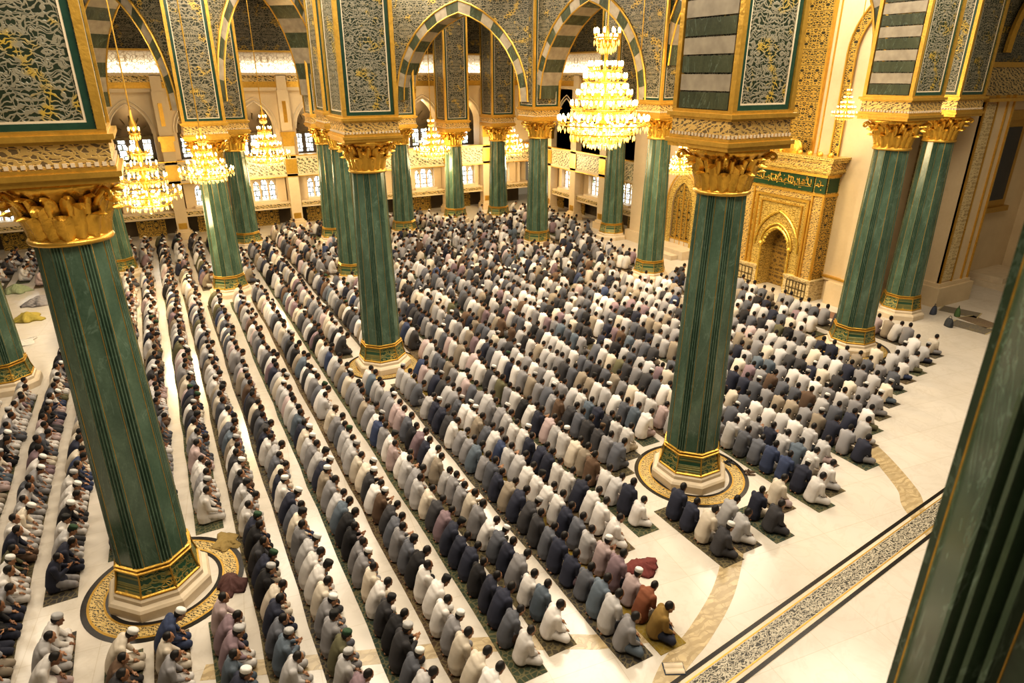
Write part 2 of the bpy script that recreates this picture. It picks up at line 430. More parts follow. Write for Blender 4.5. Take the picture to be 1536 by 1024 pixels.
IMPOST = IMPOST.mesh('impost_moulding', M['gold'])
TEETH = MB()
for s_ in range(4):
    for i in range(17):
        x = -1.0+i*.125
        q = [(x, -1.075), (x+.07, -1.045)]
        c_, n_ = cos(s_*pi/2), sin(s_*pi/2)
        xs = [(q[0][0]*c_-q[0][1]*n_, q[0][0]*n_+q[0][1]*c_), (q[1][0]*c_-q[1][1]*n_, q[1][0]*n_+q[1][1]*c_)]
        TEETH.box(min(xs[0][0],xs[1][0]), max(xs[0][0],xs[1][0]), min(xs[0][1],xs[1][1]), max(xs[0][1],xs[1][1]), 1.455, 1.53)
TEETH = TEETH.mesh('dentil_row', M['stone'])
ZTOP = 18.4

def column(label, x, y, zc, group=None, stripes=False, fine=False, rs=1.0):
    t = thing('column', label, 'column', (x, y, 0), group)
    link('plinth', PLINTH, t)
    d = link('carved_dado', DADO, t); link('dado_rib', RIB, d)
    for m in (LOWRING, UPRING, UPRING2): link('gilded_ring', m, t)
    b = MB(); n = 14; rows = []
    for i in range(n+1):
        u = i/n; r = (.83-.155*u**1.15)*rs
        rows.append([(p[0]*r, p[1]*r, 1.2+(zc-1.2)*u) for p in SEC])
    b.rings(rows); obj('shaft', b, M['green'], t)
    b = MB()
    for k in range(8):
        for sg in (-1, 1):
            a = k*pi/4+sg*R(13.2)
            b.tube([((.835-.155*(i/6)**1.15)*.93*rs*cos(a), (.835-.155*(i/6)**1.15)*.93*rs*sin(a), 1.22+(zc-1.25)*i/6) for i in range(7)], .019, 5)
    obj('gilded_fillet', b, M['golddull'], t)
    link('neck_ring', NECK, t, (0,0,zc)); link('capital', CAPITAL, t, (0,0,zc)); link('abacus', ABACUS, t, (0,0,zc))
    f = link('script_frieze', FRIEZE, t, (0,0,zc)); link('dentil_row', TEETH, f)
    link('impost_moulding', IMPOST, t, (0,0,zc))
    z0 = zc+2.10; b = MB(); h = ZTOP-z0
    b.box(-.98,.98,-.98,.98, 0, h); p = obj('pier', b, M['arabfine'] if fine else M['arab'], t, (0,0,z0))
    b = MB()
    for sx in (-1, 1):
        for sy in (-1, 1): b.box(sx*.99-.075, sx*.99+.075, sy*.99-.075, sy*.99+.075, 0, h)
    obj('corner_strip', b, M['gold'], p)
    # framed panel on each face, green border, thin pale line
    b = MB()
    for s_ in range(4):
        if stripes and s_ in (1, 3): continue
        c_, n_ = cos(s_*pi/2), sin(s_*pi/2)
        for (x0, x1, z0_, z1_, pr, mi) in ((-.90,-.78,.0,h,.03,0), (.78,.90,.0,h,.03,0), (-.78,.78,.0,.12,.03,0), (-.78,-.74,.12,h,.022,1), (.74,.78,.12,h,.022,1), (-.74,.74,.12,.16,.022,1)):
            P = [(x0,-.98-pr),(x1,-.98-pr),(x1,-.97),(x0,-.97)]
            P = [(q[0]*c_-q[1]*n_, q[0]*n_+q[1]*c_) for q in P]
            b.add([(q[0],q[1],z) for z in (z0_, z1_) for q in P], [(0,3,2,1),(4,5,6,7),(0,1,5,4),(1,2,6,5),(2,3,7,6),(3,0,4,7)], mi)
    obj('panel_border', b, [BORDER, M['stone']], p)
    if stripes:    # striped arch springers on the faces across the nave
        b = MB(); nz = int(h/.42)
        for sx in (-1, 1):
            for i in range(nz):
                zz = i*.42
                x0, x1 = (.98, 1.04) if sx > 0 else (-1.04, -.98)
                b.box(x0, x1, -.86, .86, zz+.02, zz+.40, i % 2)
        obj('striped_springer', b, [M['vg'], M['vs']], p)
    return t

COLS = {}
def addcol(key, label, x, y, zc, **k):
    COLS[key] = (x, y, zc); return column(label, x, y, zc, **k)
addcol('A', 'massive green marble column at lower left, its gilded capital filling the left edge', -1.68, 15.6, 8.96)
addcol('B', 'green marble column standing left of centre amid the rows, inside a small ring medallion', 7.5, 26.1, 8.46)
addcol('C', 'green marble column right of centre with large gilded capital, on a black-and-gold ring medallion', 13.53, 13.15, 9.06, stripes=True)
addcol('D', 'green marble column nearest the gilded prayer niche on its right, ring medallion at its foot', 27.6, 17.6, 9.09, stripes=True)
addcol('E', 'green marble column against the right wall, close behind the medallion column', 34.0, 19.4, 8.99)
addcol('F', 'green marble column cut by the left edge of the photo, behind the foreground column', -6.85, 31.3, 8.9)
addcol('G', 'dark green column seen just right of the foreground column, doubled gold bands at its foot', -2.9, 47.3, 6.6, fine=True)
addcol('H', 'green marble column behind the lower chandelier at left, among the rows', 2.8, 40.2, 7.6, fine=True)
addcol('I', 'slim green column close to the back wall windows, right of the chandelier column', 5.3, 51.3, 7.0, fine=True)
addcol('J', 'green column near the back wall, directly left of the central column', 11.4, 50.0, 7.3, fine=True)
addcol('K', 'pale green column half hidden behind the central column', 9.9, 39.4, 8.0, fine=True)
addcol('L', 'far green column right behind the central column with a gilt reflection', 16.9, 49.7, 7.06, fine=True)
addcol('M', 'farthest slim green column before the back wall, between two arched windows', 22.6, 52.6, 6.4, fine=True)
addcol('N', 'far green column near the corner of the back wall', 26.3, 51.6, 6.75, fine=True)
addcol('O', 'green column in the dense crowd left of the great chandelier', 24.5, 41.7, 7.8, fine=True)
addcol('P', 'green column directly beneath the great chandelier', 31.0, 41.2, 7.4, fine=True)
addcol('Q', 'green column right of the great chandelier, before the small gilded doorway', 26.6, 31.2, 8.5, fine=True)

# ring medallions in the floor
def medallion(x, y, r, label):
    t = thing('floor_medallion', label, 'floor inlay', (x, y, 0))
    def ann(r0, r1, z, mat, nm):
        b = MB(); n = 72
        for rr, zz in ((r0, -.01), (r0, z), (r1, z), (r1, -.01)):
            b.v += [(rr*cos(2*pi*j/n), rr*sin(2*pi*j/n), zz) for j in range(n)]
        for i in range(3):
            for j in range(n):
                k = (j+1) % n; b.f.append((i*n+j, (i+1)*n+j, (i+1)*n+k, i*n+k)); b.m.append(0)
        obj(nm, b, mat, t)
    ann(r*.93, r, .006, M['black'], 'outer_black_ring')
    ann(r*.90, r*.93, .007, M['golddull'], 'gold_line')
    ann(r*.74, r*.90, .006, M['ringscript'], 'inscribed_ring')
    ann(r*.715, r*.74, .007, M['golddull'], 'gold_line')
    ann(r*.665, r*.715, .006, M['black'], 'inner_black_ring')
MED = [(-1.6,15.6,1.86), (7.5,26.1,1.62), (13.6,13.1,1.80), (27.6,17.6,1.72)]
for (x, y, r), l in zip(MED, ['black and gold ring medallion set in the floor round the lower left column', 'faint ring medallion in the floor round the central column',
                              'black and gold ring medallion in the floor round the column right of centre', 'dark ring medallion in the floor round the column by the prayer niche']):
    medallion(x, y, r, l)

# foreground column at the right edge
def fg_column():
    az = R(82.3); dist = 4.0; x, y = dist*sin(az), dist*cos(az)
    t = thing('foreground_column', 'blurred dark green marble column with gold lines filling the right edge', 'column', (x, y, 0))
    fp = [link('plinth', PLINTH, t), link('carved_dado', DADO, t)]; link('dado_rib', RIB, fp[1])
    for m in (LOWRING, UPRING, UPRING2): fp.append(link('gilded_ring', m, t))
    for q in fp: q.scale = (1.34, 1.34, 1)
    b = MB(); pts = []
    rot = R(-5)
    for p in SEC:
        q = Vector((p[0], p[1])); pts.append((q.x*cos(rot)-q.y*sin(rot), q.x*sin(rot)+q.y*cos(rot)))
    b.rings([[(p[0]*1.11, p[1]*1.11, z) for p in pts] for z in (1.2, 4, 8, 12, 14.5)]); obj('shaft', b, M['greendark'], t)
    b = MB()
    for k in range(8):
        for sg in (-1, 1):
            a = k*pi/4+sg*R(13.2)+rot
            b.tube([(1.045*cos(a), 1.045*sin(a), z) for z in (1.22, 7, 14.4)], .016, 6)
    obj('gilded_fillet', b, M['gold'], t)
    link('neck_ring', NECK, t, (0,0,14.5)); link('capital', CAPITAL, t, (0,0,14.5)); link('abacus', ABACUS, t, (0,0,14.5))
fg_column()

# ================================================================== pointed arch helper
def arch_pts(w, zs, rise, n=14):
    """left springing to right springing"""
    Rr = (rise*rise+w*w/4)/w; cx = Rr-w/2
    amax = math.asin(min(1, rise/Rr)); half = []
    for i in range(n+1):
        a = amax*i/n; half.append((cx-Rr*cos(a), zs+Rr*sin(a)))
    half[-1] = (0, zs+rise)
    return half+[(-x, z) for x, z in reversed(half[:-1])]

def nave_arch(k1, k2, zs, rise, top, thick=1.7, name='wall_arch'):
    x1, y1, _ = COLS[k1]; x2, y2, _ = COLS[k2]
    L = math.hypot(x2-x1, y2-y1); w = L-2.2; h = thick/2
    ap = arch_pts(w, zs, rise, 9); ao = arch_pts(w+1.1, zs, rise+.75, 9)
    T = lambda u, z, n: (u, n, z)
    b = MB()
    for s_ in (-1, 1):           # spandrel faces above the voussoir ring
        vs = [T(u, z, s_*h) for u, z in ao]+[T(u, top, s_*h) for u, z in ao]
        n = len(ao); fs = [(i, i+1, n+i+1, n+i) for i in range(n-1)]
        b.add(vs, fs if s_ < 0 else [f[::-1] for f in fs])
    root = struct(obj(name, b, M['arabfine']))
    root.location = ((x1+x2)/2, (y1+y2)/2, 0); root.rotation_euler.z = math.atan2(y2-y1, x2-x1)
    b = MB()
    for i in range(len(ap)-1):
        p0, p1, q0, q1 = ap[i], ap[i+1], ao[i], ao[i+1]
        vs = [T(*p0,-h-.03), T(*p1,-h-.03), T(*p1,h+.03), T(*p0,h+.03), T(*q0,-h-.03), T(*q1,-h-.03), T(*q1,h+.03), T(*q0,h+.03)]
        b.add(vs, [(0,1,2,3), (0,4,5,1), (3,2,6,7), (4,7,6,5)], i % 2)
    obj('voussoir_ring', b, [M['vg'], M['vs']], root)
    b = MB()
    for s_ in (-1, 1):
        b.tube([T(u, z, s_*(h+.05)) for u, z in ao], .07, 6)
        b.tube([T(u, z, s_*(h+.05)) for u, z in ap], .05, 6)
    obj('gilded_archivolt', b, M['gold'], root)
    return root
nave_arch('H', 'J', 10.6, 6.6, 21)
nave_arch('L', 'O', 10.2, 5.6, 21)
nave_arch('O', 'Q', 10.4, 5.6, 21)
nave_arch('G', 'H', 10.2, 6.0, 21)
nave_arch('Q', 'D', 12.4, 6.0, 21)

# ================================================================== walls
def back(u, z, n): return (u, 57-n, z)
def right(u, z, n): return (32.5-n, u, z)
def wbox(b, T, u0, u1, z0, z1, n0, n1, mi=0):
    P = [T(u, z, n) for z in (z0, z1) for (u, n) in ((u0,n0),(u1,n0),(u1,n1),(u0,n1))]
    b.add(P, [(0,3,2,1),(4,5,6,7),(0,1,5,4),(1,2,6,5),(2,3,7,6),(3,0,4,7)], mi)
def arch_wall(b, T, u0, u1, z0, z1, uc, w, zs, rise, n0, depth, mi=0):
    """wall piece u0..u1, z0..z1 with a pointed opening, plus its reveal"""
    ap = [(uc+x, z) for x, z in arch_pts(w, zs, rise, 8)]
    for q in (u0, uc-w/2, uc+w/2, u1): pass
    b.add([T(u0,z0,n0),T(uc-w/2,z0,n0),T(uc-w/2,z1,n0),T(u0,z1,n0)], [(0,1,2,3)], mi)
    b.add([T(uc+w/2,z0,n0),T(u1,z0,n0),T(u1,z1,n0),T(uc+w/2,z1,n0)], [(0,1,2,3)], mi)
    n = len(ap)
    b.add([T(u,z,n0) for u, z in ap]+[T(u,z1,n0) for u, z in ap], [(i,i+1,n+i+1,n+i) for i in range(n-1)], mi)
    loop = [(uc-w/2, z0)]+ap+[(uc+w/2, z0)]; n = len(loop)
    b.add([T(u,z,n0) for u, z in loop]+[T(u,z,n0-depth) for u, z in loop], [(i,n+i,n+i+1,i+1) for i in range(n-1)], mi)

WIN = [0]
def build_wall(side, T, u0, u1, bays, pil):
    # structure of the wall: deep back plane, then beams, window wall, gallery, arcade, friezes
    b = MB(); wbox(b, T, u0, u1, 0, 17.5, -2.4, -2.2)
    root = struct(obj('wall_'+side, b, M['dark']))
    b = MB()
    wbox(b, T, u0, u1, 1.66, 2.2, -1.4, .35)                     # beam under the windows
    wbox(b, T, u0, u1, 4.25, 4.42, -1.2, .55); wbox(b, T, u0, u1, 5.66, 5.82, -1.2, .55)
    wbox(b, T, u0, u1, 2.2, 4.3, -1.0, -.75)
    wbox(b, T, u0, u1, 10.75, 11.0, -1.2, .25); wbox(b, T, u0, u1, 11.85, 12.05, -1.2, .5)
    edges = [u0]+[(bays[i]+bays[i+1])/2 for i in range(len(bays)-1)]+[u1]
    for i, c in enumerate(bays):
        arch_wall(b, T, edges[i], edges[i+1], 5.7, 10.8, c, 2.75, 7.9, 2.1, 0.0, 1.3)
    obj('wall_stonework', b, M['wall'], root)
    b = MB(); wbox(b, T, u0, u1, 4.42, 5.66, .3, .5); obj('gallery_balustrade', b, M['galfr'], root)
    b = MB(); wbox(b, T, u0, u1, 11.42, 11.85, -1, .22); wbox(b, T, u0, u1, 1.80, 2.06, .3, .37); obj('script_frieze', b, M['frieze_dk'], root)
    b = MB(); wbox(b, T, u0, u1, 11.0, 11.42, -1, .2); wbox(b, T, u0, u1, 5.82, 5.90, .2, .58); wbox(b, T, u0, u1, 4.18, 4.25, .2, .58); obj('gilded_moulding', b, M['gold'], root)
    b = MB(); wbox(b, T, u0, u1, 0, 1.55, -1.0, -.9); o = obj('painted_glow_band', b, M['glow'], root); o.location = (0, 0, 12.05)  # wall band with its cove light painted on as emission
    b = MB(); wbox(b, T, u0, u1, 13.5, 13.62, -.95, .3)
    obj('gilded_cornice', b, M['golddull'], root)
    b = MB(); wbox(b, T, u0, u1, 13.6, 19, -1.0, -.6); obj('arabesque_upper_wall', b, M['arabfine'], root)
    b = MB()
    for i, c in enumerate(bays):                                   # arch mouldings
        for k, (w, zs, rs, rad) in enumerate(((2.75, 7.9, 2.1, .07), (3.15, 7.9, 2.38, .05))):
            b.tube([T(c+x, z, .03) for x, z in arch_pts(w, zs, rs, 10)], rad, 6)
    obj('arch_moulding', b, M['stone'], root)
    b = MB()
    for c in pil:
        wbox(b, T, c-.42, c+.42, 0, 10.8, -.2, .55); wbox(b, T, c-.62, c+.62, 0, .55, -.2, .8); wbox(b, T, c-.5, c+.5, .55, .7, -.2, .65)
        wbox(b, T, c-.36, c+.36, 10.8, 11.9, -.2, .5)
    obj('pilaster', b, M['wall'], root)
    b = MB()
    for c in pil:
        for (z0, z1, w, n1) in ((6.6, 6.75, .46, .60), (6.75, 7.35, .44, .58), (7.35, 7.7, .56, .72), (4.45, 5.6, .44, .57), (.8, 1.25, .30, .57)):
            wbox(b, T, c-w, c+w, z0, z1, .3, n1)
        wbox(b, T, c-.14, c+.14, 8.4, 10.0, .5, .57)
    obj('gilded_capital', b, M['gold'], root)
    b = MB()
    for c in bays:                                                 # lit glimpses deep in the upper gallery
        for du in (-.85, 0, .85):
            wbox(b, T, c+du-.26, c+du+.26, 5.9, 7.3, -2.2, -2.12)
    obj('gallery_window', b, M['glass'], root)
    b = MB()
    for c in bays:
        wbox(b, T, c-1.5, c+1.5, 7.35, 7.55, -2.2, -1.9); 
        for k in range(7):
            a = k/6*pi
            b.tube([T(c+1.2*cos(a), 7.6+1.5*sin(a), -1.7), T(c+.75*cos(a), 7.6+1.0*sin(a), -2.1)], .05, 5)
    obj('gallery_tracery', b, M['bronze'], root)
    # dim ground-floor openings: gold and bronze grilles
    b = MB()
    for c in bays:
        wbox(b, T, c-1.0, c+1.0, 0, 1.25, -1.7, -1.6)
    obj('ground_grille', b, M['arabgold'], root)
    # windows with three lancets
    for c in bays:
        WIN[0] += 1
        w = MB(); lan = ((-.62, .52, 3.45), (0, .56, 3.62), (.62, .52, 3.45))
        fr = MB()
        wbox(fr, T, c-1.05, c+1.05, 2.2, 2.36, -.8, .1)
        for sx in (-1, 1):
            wbox(fr, T, c+sx*1.28-.36, c+sx*1.28+.36, 2.2, 4.2, -.8, -.30)
            wbox(fr, T, c+sx*1.85-.12, c+sx*1.85+.12, 2.2, 4.2, -.8, -.05)
        for du, wd, zs in lan:
            fr.tube([T(c+du-wd/2, 2.35, -.66)]+[T(c+du+x, z, -.66) for x, z in arch_pts(wd, zs, .42, 6)]+[T(c+du+wd/2, 2.35, -.66)], .045, 6)
        f = struct(obj('window_%d' % WIN[0], fr, M['wall']))
        for du, wd, zs in lan:
            ap = arch_pts(wd, zs, .42, 6)
            pts = [T(c+du-wd/2, 2.36, -.70)]+[T(c+du+x, z, -.70) for x, z in ap]+[T(c+du+wd/2, 2.36, -.70)]
            p = MB(); p.add(pts, [tuple(range(len(pts)))]); obj('pane', p, M['glass'], f)
    return root
BAYS = [-22.6,-18.3,-13.95,-9.6,-5.25,-.9,3.45,7.8,12.15,17.0,21.7,25.8,29.5]
build_wall('back', back, -26, 32.5, BAYS, [(BAYS[i]+BAYS[i+1])/2 for i in range(len(BAYS)-1)])
build_wall('right', right, 39.5, 57, [54.2, 50.6, 46.3, 42.2], [52.5, 48.5, 44.2])

# smooth cream stretch of the right wall with the niche, then the recess to the right
b = MB()
wbox(b, right, 20.6, 39.5, 0, 19, -1.2, 0)
wbox(b, right, 38.6, 40.0, 0, 13, -.5, .7); wbox(b, right, 38.3, 40.3, 0, .8, -.5, .9)
wbox(b, right, 37.0, 37.5, 0, 11, -.2, .35)
wbox(b, right, 29.6, 30.4, 0, 12.4, -.2, .35)
wbox(b, right, 21.3, 22.6, 0, 1.25, -.2, .45); wbox(b, right, 20.7, 23.0, 1.25, 1.4, -.2, .2)
cw = struct(obj('wall_right.001', b, M['wall']))
b = MB()   # gold edged ornament strips and blind pointed frames above the niche
wbox(b, right, 25.2, 26.9, 7.85, 19, 0, .14)
obj('ornament_strip', b, M['arabgold'], cw)
b = MB()
for c, w, top in ((22.3, 2.5, 12.9), (29.0, 2.6, 12.9), (33.6, 2.6, 12.9)):
    ap = arch_pts(w, top, 2.2, 8); ao = arch_pts(w+1.0, top, 2.9, 8)
    inner = [(-w/2, 7.4)]+ap+[(w/2, 7.4)]; outer = [(-w/2-.5, 7.4)]+ao+[(w/2+.5, 7.4)]
    n = len(inner)
    b.add([right(c+u, z, .10) for u, z in inner]+[right(c+u, z, .10) for u, z in outer], [(i, i+1, n+i+1, n+i) for i in range(n-1)])
obj('blind_arch_frame', b, M['arabgold'], cw)
b = MB()
for c, w, top in ((22.3, 2.5, 12.9), (29.0, 2.6, 12.9), (33.6, 2.6, 12.9)):
    for ww, rr in ((w, 2.2), (w+1.0, 2.9)):
        b.tube([right(c-ww/2, 7.4, .12)]+[right(c+u, z, .12) for u, z in arch_pts(ww, top, rr, 8)]+[right(c+ww/2, 7.4, .12)], .06, 6)
for u in (25.2, 26.9): wbox(b, right, u-.06, u+.06, 7.85, 19, 0, .2)
for u in (27.3, 30.6, 24.9): wbox(b, right, u-.03, u+.03, 7.8, 19, 0, .06)
wbox(b, right, 20.6, 23.1, 1.4, 1.5, 0, .25); wbox(b, right, 29.0, 38.6, .9, 1.0, 0, .12)
obj('gilded_edge', b, M['gold'], cw)
b = MB(); wbox(b, right, 29.0, 38.6, 0, .9, 0, .1); obj('wall_dado', b, M['stone'], cw)
b = MB(); wbox(b, right, 37.7, 38.4, 1.2, 12, 0, .08); wbox(b, right, 31.0, 31.6, 5.2, 12, 0, .08); obj('relief_strip', b, M['cream_orn'], cw)

# gilded pointed doorway in the right wall
b = MB(); c = 35.0; w = 2.0
ap = arch_pts(w, 3.4, 1.6, 10); ao = arch_pts(w+.9, 3.4, 2.2, 10)
inner = [(-w/2, .6)]+ap+[(w/2, .6)]; outer = [(-w/2-.45, .6)]+ao+[(w/2+.45, .6)]; n = len(inner)
b.add([right(c+u, z, .16) for u, z in inner]+[right(c+u, z, .16) for u, z in outer]+[right(c+u, z, 0) for u, z in outer],
      [(i, i+1, n+i+1, n+i) for i in range(n-1)]+[(n+i, n+i+1, 2*n+i+1, 2*n+i) for i in range(n-1)])
door = struct(obj('door_1', b, M['mihgold']))
b = MB(); b.add([right(c+u, z, .04) for u, z in inner], [tuple(range(n))]); obj('door_panel', b, M['arabgold'], door)
b = MB()
b.tube([right(c, .6, .08), right(c, 4.9, .08)], .05, 6)
for u in (-.5, .5): b.tube([right(c+u, .6, .08), right(c+u, 3.9, .08)], .04, 6)
b.tube([right(c-w/2-.6, .6, .12)]+[right(c+u, z, .12) for u, z in arch_pts(w+1.2, 3.4, 2.5, 10)]+[right(c+w/2+.6, .6, .12)], .06, 6)
obj('door_tracery', b, M['gold'], door)
b = MB(); wbox(b, right, 33.2, 36.8, 0, .6, 0, 1.4); wbox(b, right, 33.6, 36.4, 0, .3, 0, 2.0); obj('door_step', b, M['stone'], door)

# recess right of the niche: wall facing the viewer with a big buttress and a portal
def ret(u, z, n): return (u, 21.0-n, z)
b = MB(); wbox(b, ret, 32.4, 62, 0, 19, -1.0, 0)
wbox(b, ret, 37.0, 39.7, 0, 10.7, 0, 1.7); wbox(b, ret, 36.7, 39.95, 0, 1.1, 0, 2.0); wbox(b, ret, 36.85, 39.8, 1.1, 1.3, 0, 1.85)
wbox(b, ret, 47, 50, 0, 10.7, 0, 1.7)
rw = struct(obj('wall_right.002', b, M['wall']))
b = MB()
for u in (37.05, 38.1, 39.05, 39.65): wbox(b, ret, u-.05, u+.05, 1.3, 11, 1.6, 1.78)
for u in (33.2, 36.2, 40.2, 41.0): wbox(b, ret, u-.04, u+.04, .9, 11, 0, .08)
wbox(b, ret, 36.6, 40, 10.7, 10.85, 0, 2.1); wbox(b, ret, 32.4, 62, 12.3, 12.55, 0, .5); wbox(b, ret, 32.4, 62, 10.75, 10.9, 0, .5)
obj('gilded_edge', b, M['gold'], rw)
b = MB(); wbox(b, ret, 32.4, 62, 10.9, 12.3, 0, .42); obj('script_frieze', b, M['frieze_dk'], rw)
b = MB(); wbox(b, ret, 37.2, 38.0, 1.4, 10.6, 1.7, 1.76); wbox(b, ret, 35.2, 36.1, 1.0, 10.6, 0, .08); obj('relief_strip', b, M['cream_orn'], rw)
b = MB(); wbox(b, ret, 32.4, 62, 12.55, 19, 0, .2); obj('arabesque_upper_wall', b, M['arab'], rw)
b = MB()
for k in range(2):
    b.tube([ret(40.5+x*(1+.09*k)+4.2, z, .3+.1*k) for x, z in arch_pts(8.2, 13.0, 4.5, 14)], .16, 6)
obj('gilded_archivolt', b, M['gold'], rw)
b = MB(); wbox(b, ret, 41.3, 44.6, 4.6, 9.9, 0, .25); wbox(b, ret, 41.1, 44.8, 9.6, 10.1, 0, .45); wbox(b, ret, 41.1, 44.8, 4.4, 4.7, 0, .45)
dw = struct(obj('window_30', b, M['golddull']))
b = MB(); wbox(b, ret, 41.75, 44.2, 5.1, 9.2, .25, .3); obj('pane', b, M['black'], dw)
b = MB(); wbox(b, ret, 43.2, 46.8, 0, .35, 0, 2.6); wbox(b, ret, 43.4, 46.6, .35, .7, 0, 1.9); st = struct(obj('trim_30', b, M['stone']))

# dim ceiling high over the hall
b = MB(); b.box(-32, 64, 33, 60, 19, 19.3); struct(obj('ceiling', b, M['arabfine']))

# ================================================================== the gilded prayer niche
def mihrab():
    t = thing('mihrab', 'gilded mihrab prayer niche with green inscription band built against the right wall', 'prayer niche', (31.5, 26.0, 0))
    # local: u along wall (Y-26), n out from the face toward the hall (-X)
    T = lambda u, z, n: (-n, u, z)
    b = MB()
    arch_wall(b, T, -2.8, 2.9, 0, 7.0, -.1, 1.9, 2.55, 1.15, 0, .95)
    wbox(b, T, -2.8, -2.75, 0, 7.0, -1.0, 0); wbox(b, T, 2.85, 2.9, 0, 7.0, -1.0, 0); wbox(b, T, -2.8, 2.9, 6.95, 7.0, -1, 0)
    obj('niche_body', b, M['mihgold'], t)
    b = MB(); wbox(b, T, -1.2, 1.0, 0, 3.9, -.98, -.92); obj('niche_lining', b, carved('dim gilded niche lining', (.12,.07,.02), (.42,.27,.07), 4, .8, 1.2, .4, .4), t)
    b = MB()
    for k, (w, rs, rad, n) in enumerate(((1.9, 1.15, .075, .06), (2.25, 1.4, .055, .08), (3.1, 2.15, .07, .08))):
        zs = 2.55 if k < 2 else 2.5
        b.tube([T(-.1+x, z, n) for x, z in arch_pts(w, zs, rs, 10)], rad, 7)
    for i, (x, z) in enumerate(arch_pts(1.98, 2.55, 1.2, 7)[1:-1]):  # cusps
        b.ell(T(-.1+x*.93, z-.05, .03), (.09, .14, .11), seg=8, rn=6)
    for u in (-1.12, .92): b.tube([T(u, 0.2, .08), T(u, 2.5, .08)], .07, 8); b.ell(T(u, 2.6, .08), (.13,.13,.14), seg=8, rn=6)
    obj('arch_band', b, mk_gold('bright gilt', (.97,.70,.16), .25), t)
    b = MB()
    for (u0, u1, z0, z1) in ((-1.95,-1.80,1.2,5.4),(1.60,1.75,1.2,5.4),(-1.95,1.75,5.4,5.55),(-1.55,-1.48,3.0,5.1),(1.28,1.35,3.0,5.1),(-1.55,1.35,5.1,5.17)): wbox(b, T, u0, u1, z0, z1, 0, .10)
    for u in (-2.78, -2.1, 1.95, 2.82): wbox(b, T, u-.05, u+.05, 1.2, 5.85, 0, .12)
    wbox(b, T, -2.85, 2.95, 5.85, 5.98, -1, .14); wbox(b, T, -2.85, 2.95, 6.86, 7.0, -1, .16)
    obj('gilded_frame', b, M['gold'], t)
    for u0, u1 in ((-2.72, -2.15), (2.0, 2.78)):
        b = MB(); wbox(b, T, u0, u1, 1.25, 5.8, 0, .05); obj('inscribed_pilaster', b, M['frieze'], t)
    b = MB(); wbox(b, T, -2.82, -2.79, 1.25, 5.8, -.9, -.1); obj('inscribed_side', b, M['arabgold'], t)
    b = MB(); wbox(b, T, -2.1, 1.95, 5.56, 5.84, 0, .06); obj('upper_inscription', b, M['frieze'], t)
    b = MB(); wbox(b, T, -2.0, 2.85, 6.02, 6.84, 0, .08); wbox(b, T, -2.78, -2.12, 6.02, 6.84, 0, .08); wbox(b, T, -2.83, -2.80, 6.05, 6.8, -.9, -.1)
    ib = obj('inscription_band', b, simple('deep green enamel', (.012,.055,.018), .35, var=.2), t)
    # flowing gold letters, right to left
    b = MB(); rr = random.Random(5)
    def stroke(u, zc, s_):
        kind = rr.randrange(5); pts = []
        if kind == 0: pts = [(0,.55),(.01,.1),(0,-.12)]
        elif kind == 1: pts = [(-.14,.05),(-.12,-.2),(.02,-.26),(.14,-.18),(.16,.08)]
        elif kind == 2: pts = [(.0,.5),(.02,0),(-.08,-.16),(-.22,-.1),(-.24,.06)]
        elif kind == 3: pts = [(-.1,.12),(.02,.2),(.1,.1),(.0,-.02),(-.14,-.02),(-.26,-.06)]
        else: pts = [(.12,.1),(.0,.02),(-.12,.1),(-.24,.02)]
        b.tube([T(u-p[0]*s_, zc+p[1]*s_*.8, .10) for p in pts], .028, 5)
        if rr.random() < .5: b.ell(T(u+rr.uniform(-.08,.08), zc+rr.choice((-.22,.24)), .10), (.02,.032,.032), seg=6, rn=4)
    u = -1.85
    while u < 2.75:
        stroke(u, 6.42+rr.uniform(-.05,.05), .62); u += rr.uniform(.15, .21)
        if rr.random() < .35: stroke(u-.1, 6.62, .4)
    for q in (-2.6, -2.45, -2.3): stroke(q, 6.42, .55)
    b.tube([T(-1.9, 6.30, .10), T(-.9, 6.27, .10), T(.4, 6.31, .10), T(2.7, 6.28, .10)], .018, 5)
    obj('gold_lettering', b, M['gold'], ib)
    b = MB()
    for (e, z0, z1) in ((.06,7.0,7.12),(.18,7.12,7.28),(.10,7.28,7.62),(.28,7.62,7.78),(.36,7.78,7.9)):
        wbox(b, T, -2.85-e, 2.95+e, z0, z1, -1.0, .05+e)
    obj('cornice', b, M['mihgold'], t)
    b = MB(); wbox(b, T, -2.98, 3.05, 7.30, 7.60, -1.0, .17); obj('cornice_script', b, M['frieze'], t)
    for i in range(9):
        b = MB(); b.ell((0,0,0), (.12,.2,.16), seg=8, rn=6); obj('crest_knob', b, M['gold'], t, T(-2.6+i*.65, 7.98, -.1), True)
    b = MB(); b.ell(T(-.1, 8.2, -.1), (.14, .7, .5), seg=12, rn=8)
    obj('cornice_crest', b, M['gold'], t, smooth=True)
    for u0, u1 in ((-2.95,-1.15),(.95,3.05)):
        b = MB(); wbox(b, T, u0, u1, 0, 1.1, -1, .18); wbox(b, T, u0-.03, u1+.03, 1.1, 1.22, -1, .24)
        obj('plinth', b, M['cream_orn'], t)
    for u0, u1 in ((-2.7,-1.4),(1.2,2.8)):
        b = MB()
        for i in range(7): u = u0+(u1-u0)*i/6; b.tube([T(u, .12, .2), T(u, 1.0, .2)], .025, 5)
        for z in (.15, .55, .98): b.tube([T(u0, z, .2), T(u1, z, .2)], .03, 5)
        obj('plinth_grille', b, M['bronze'], t)
mihrab()
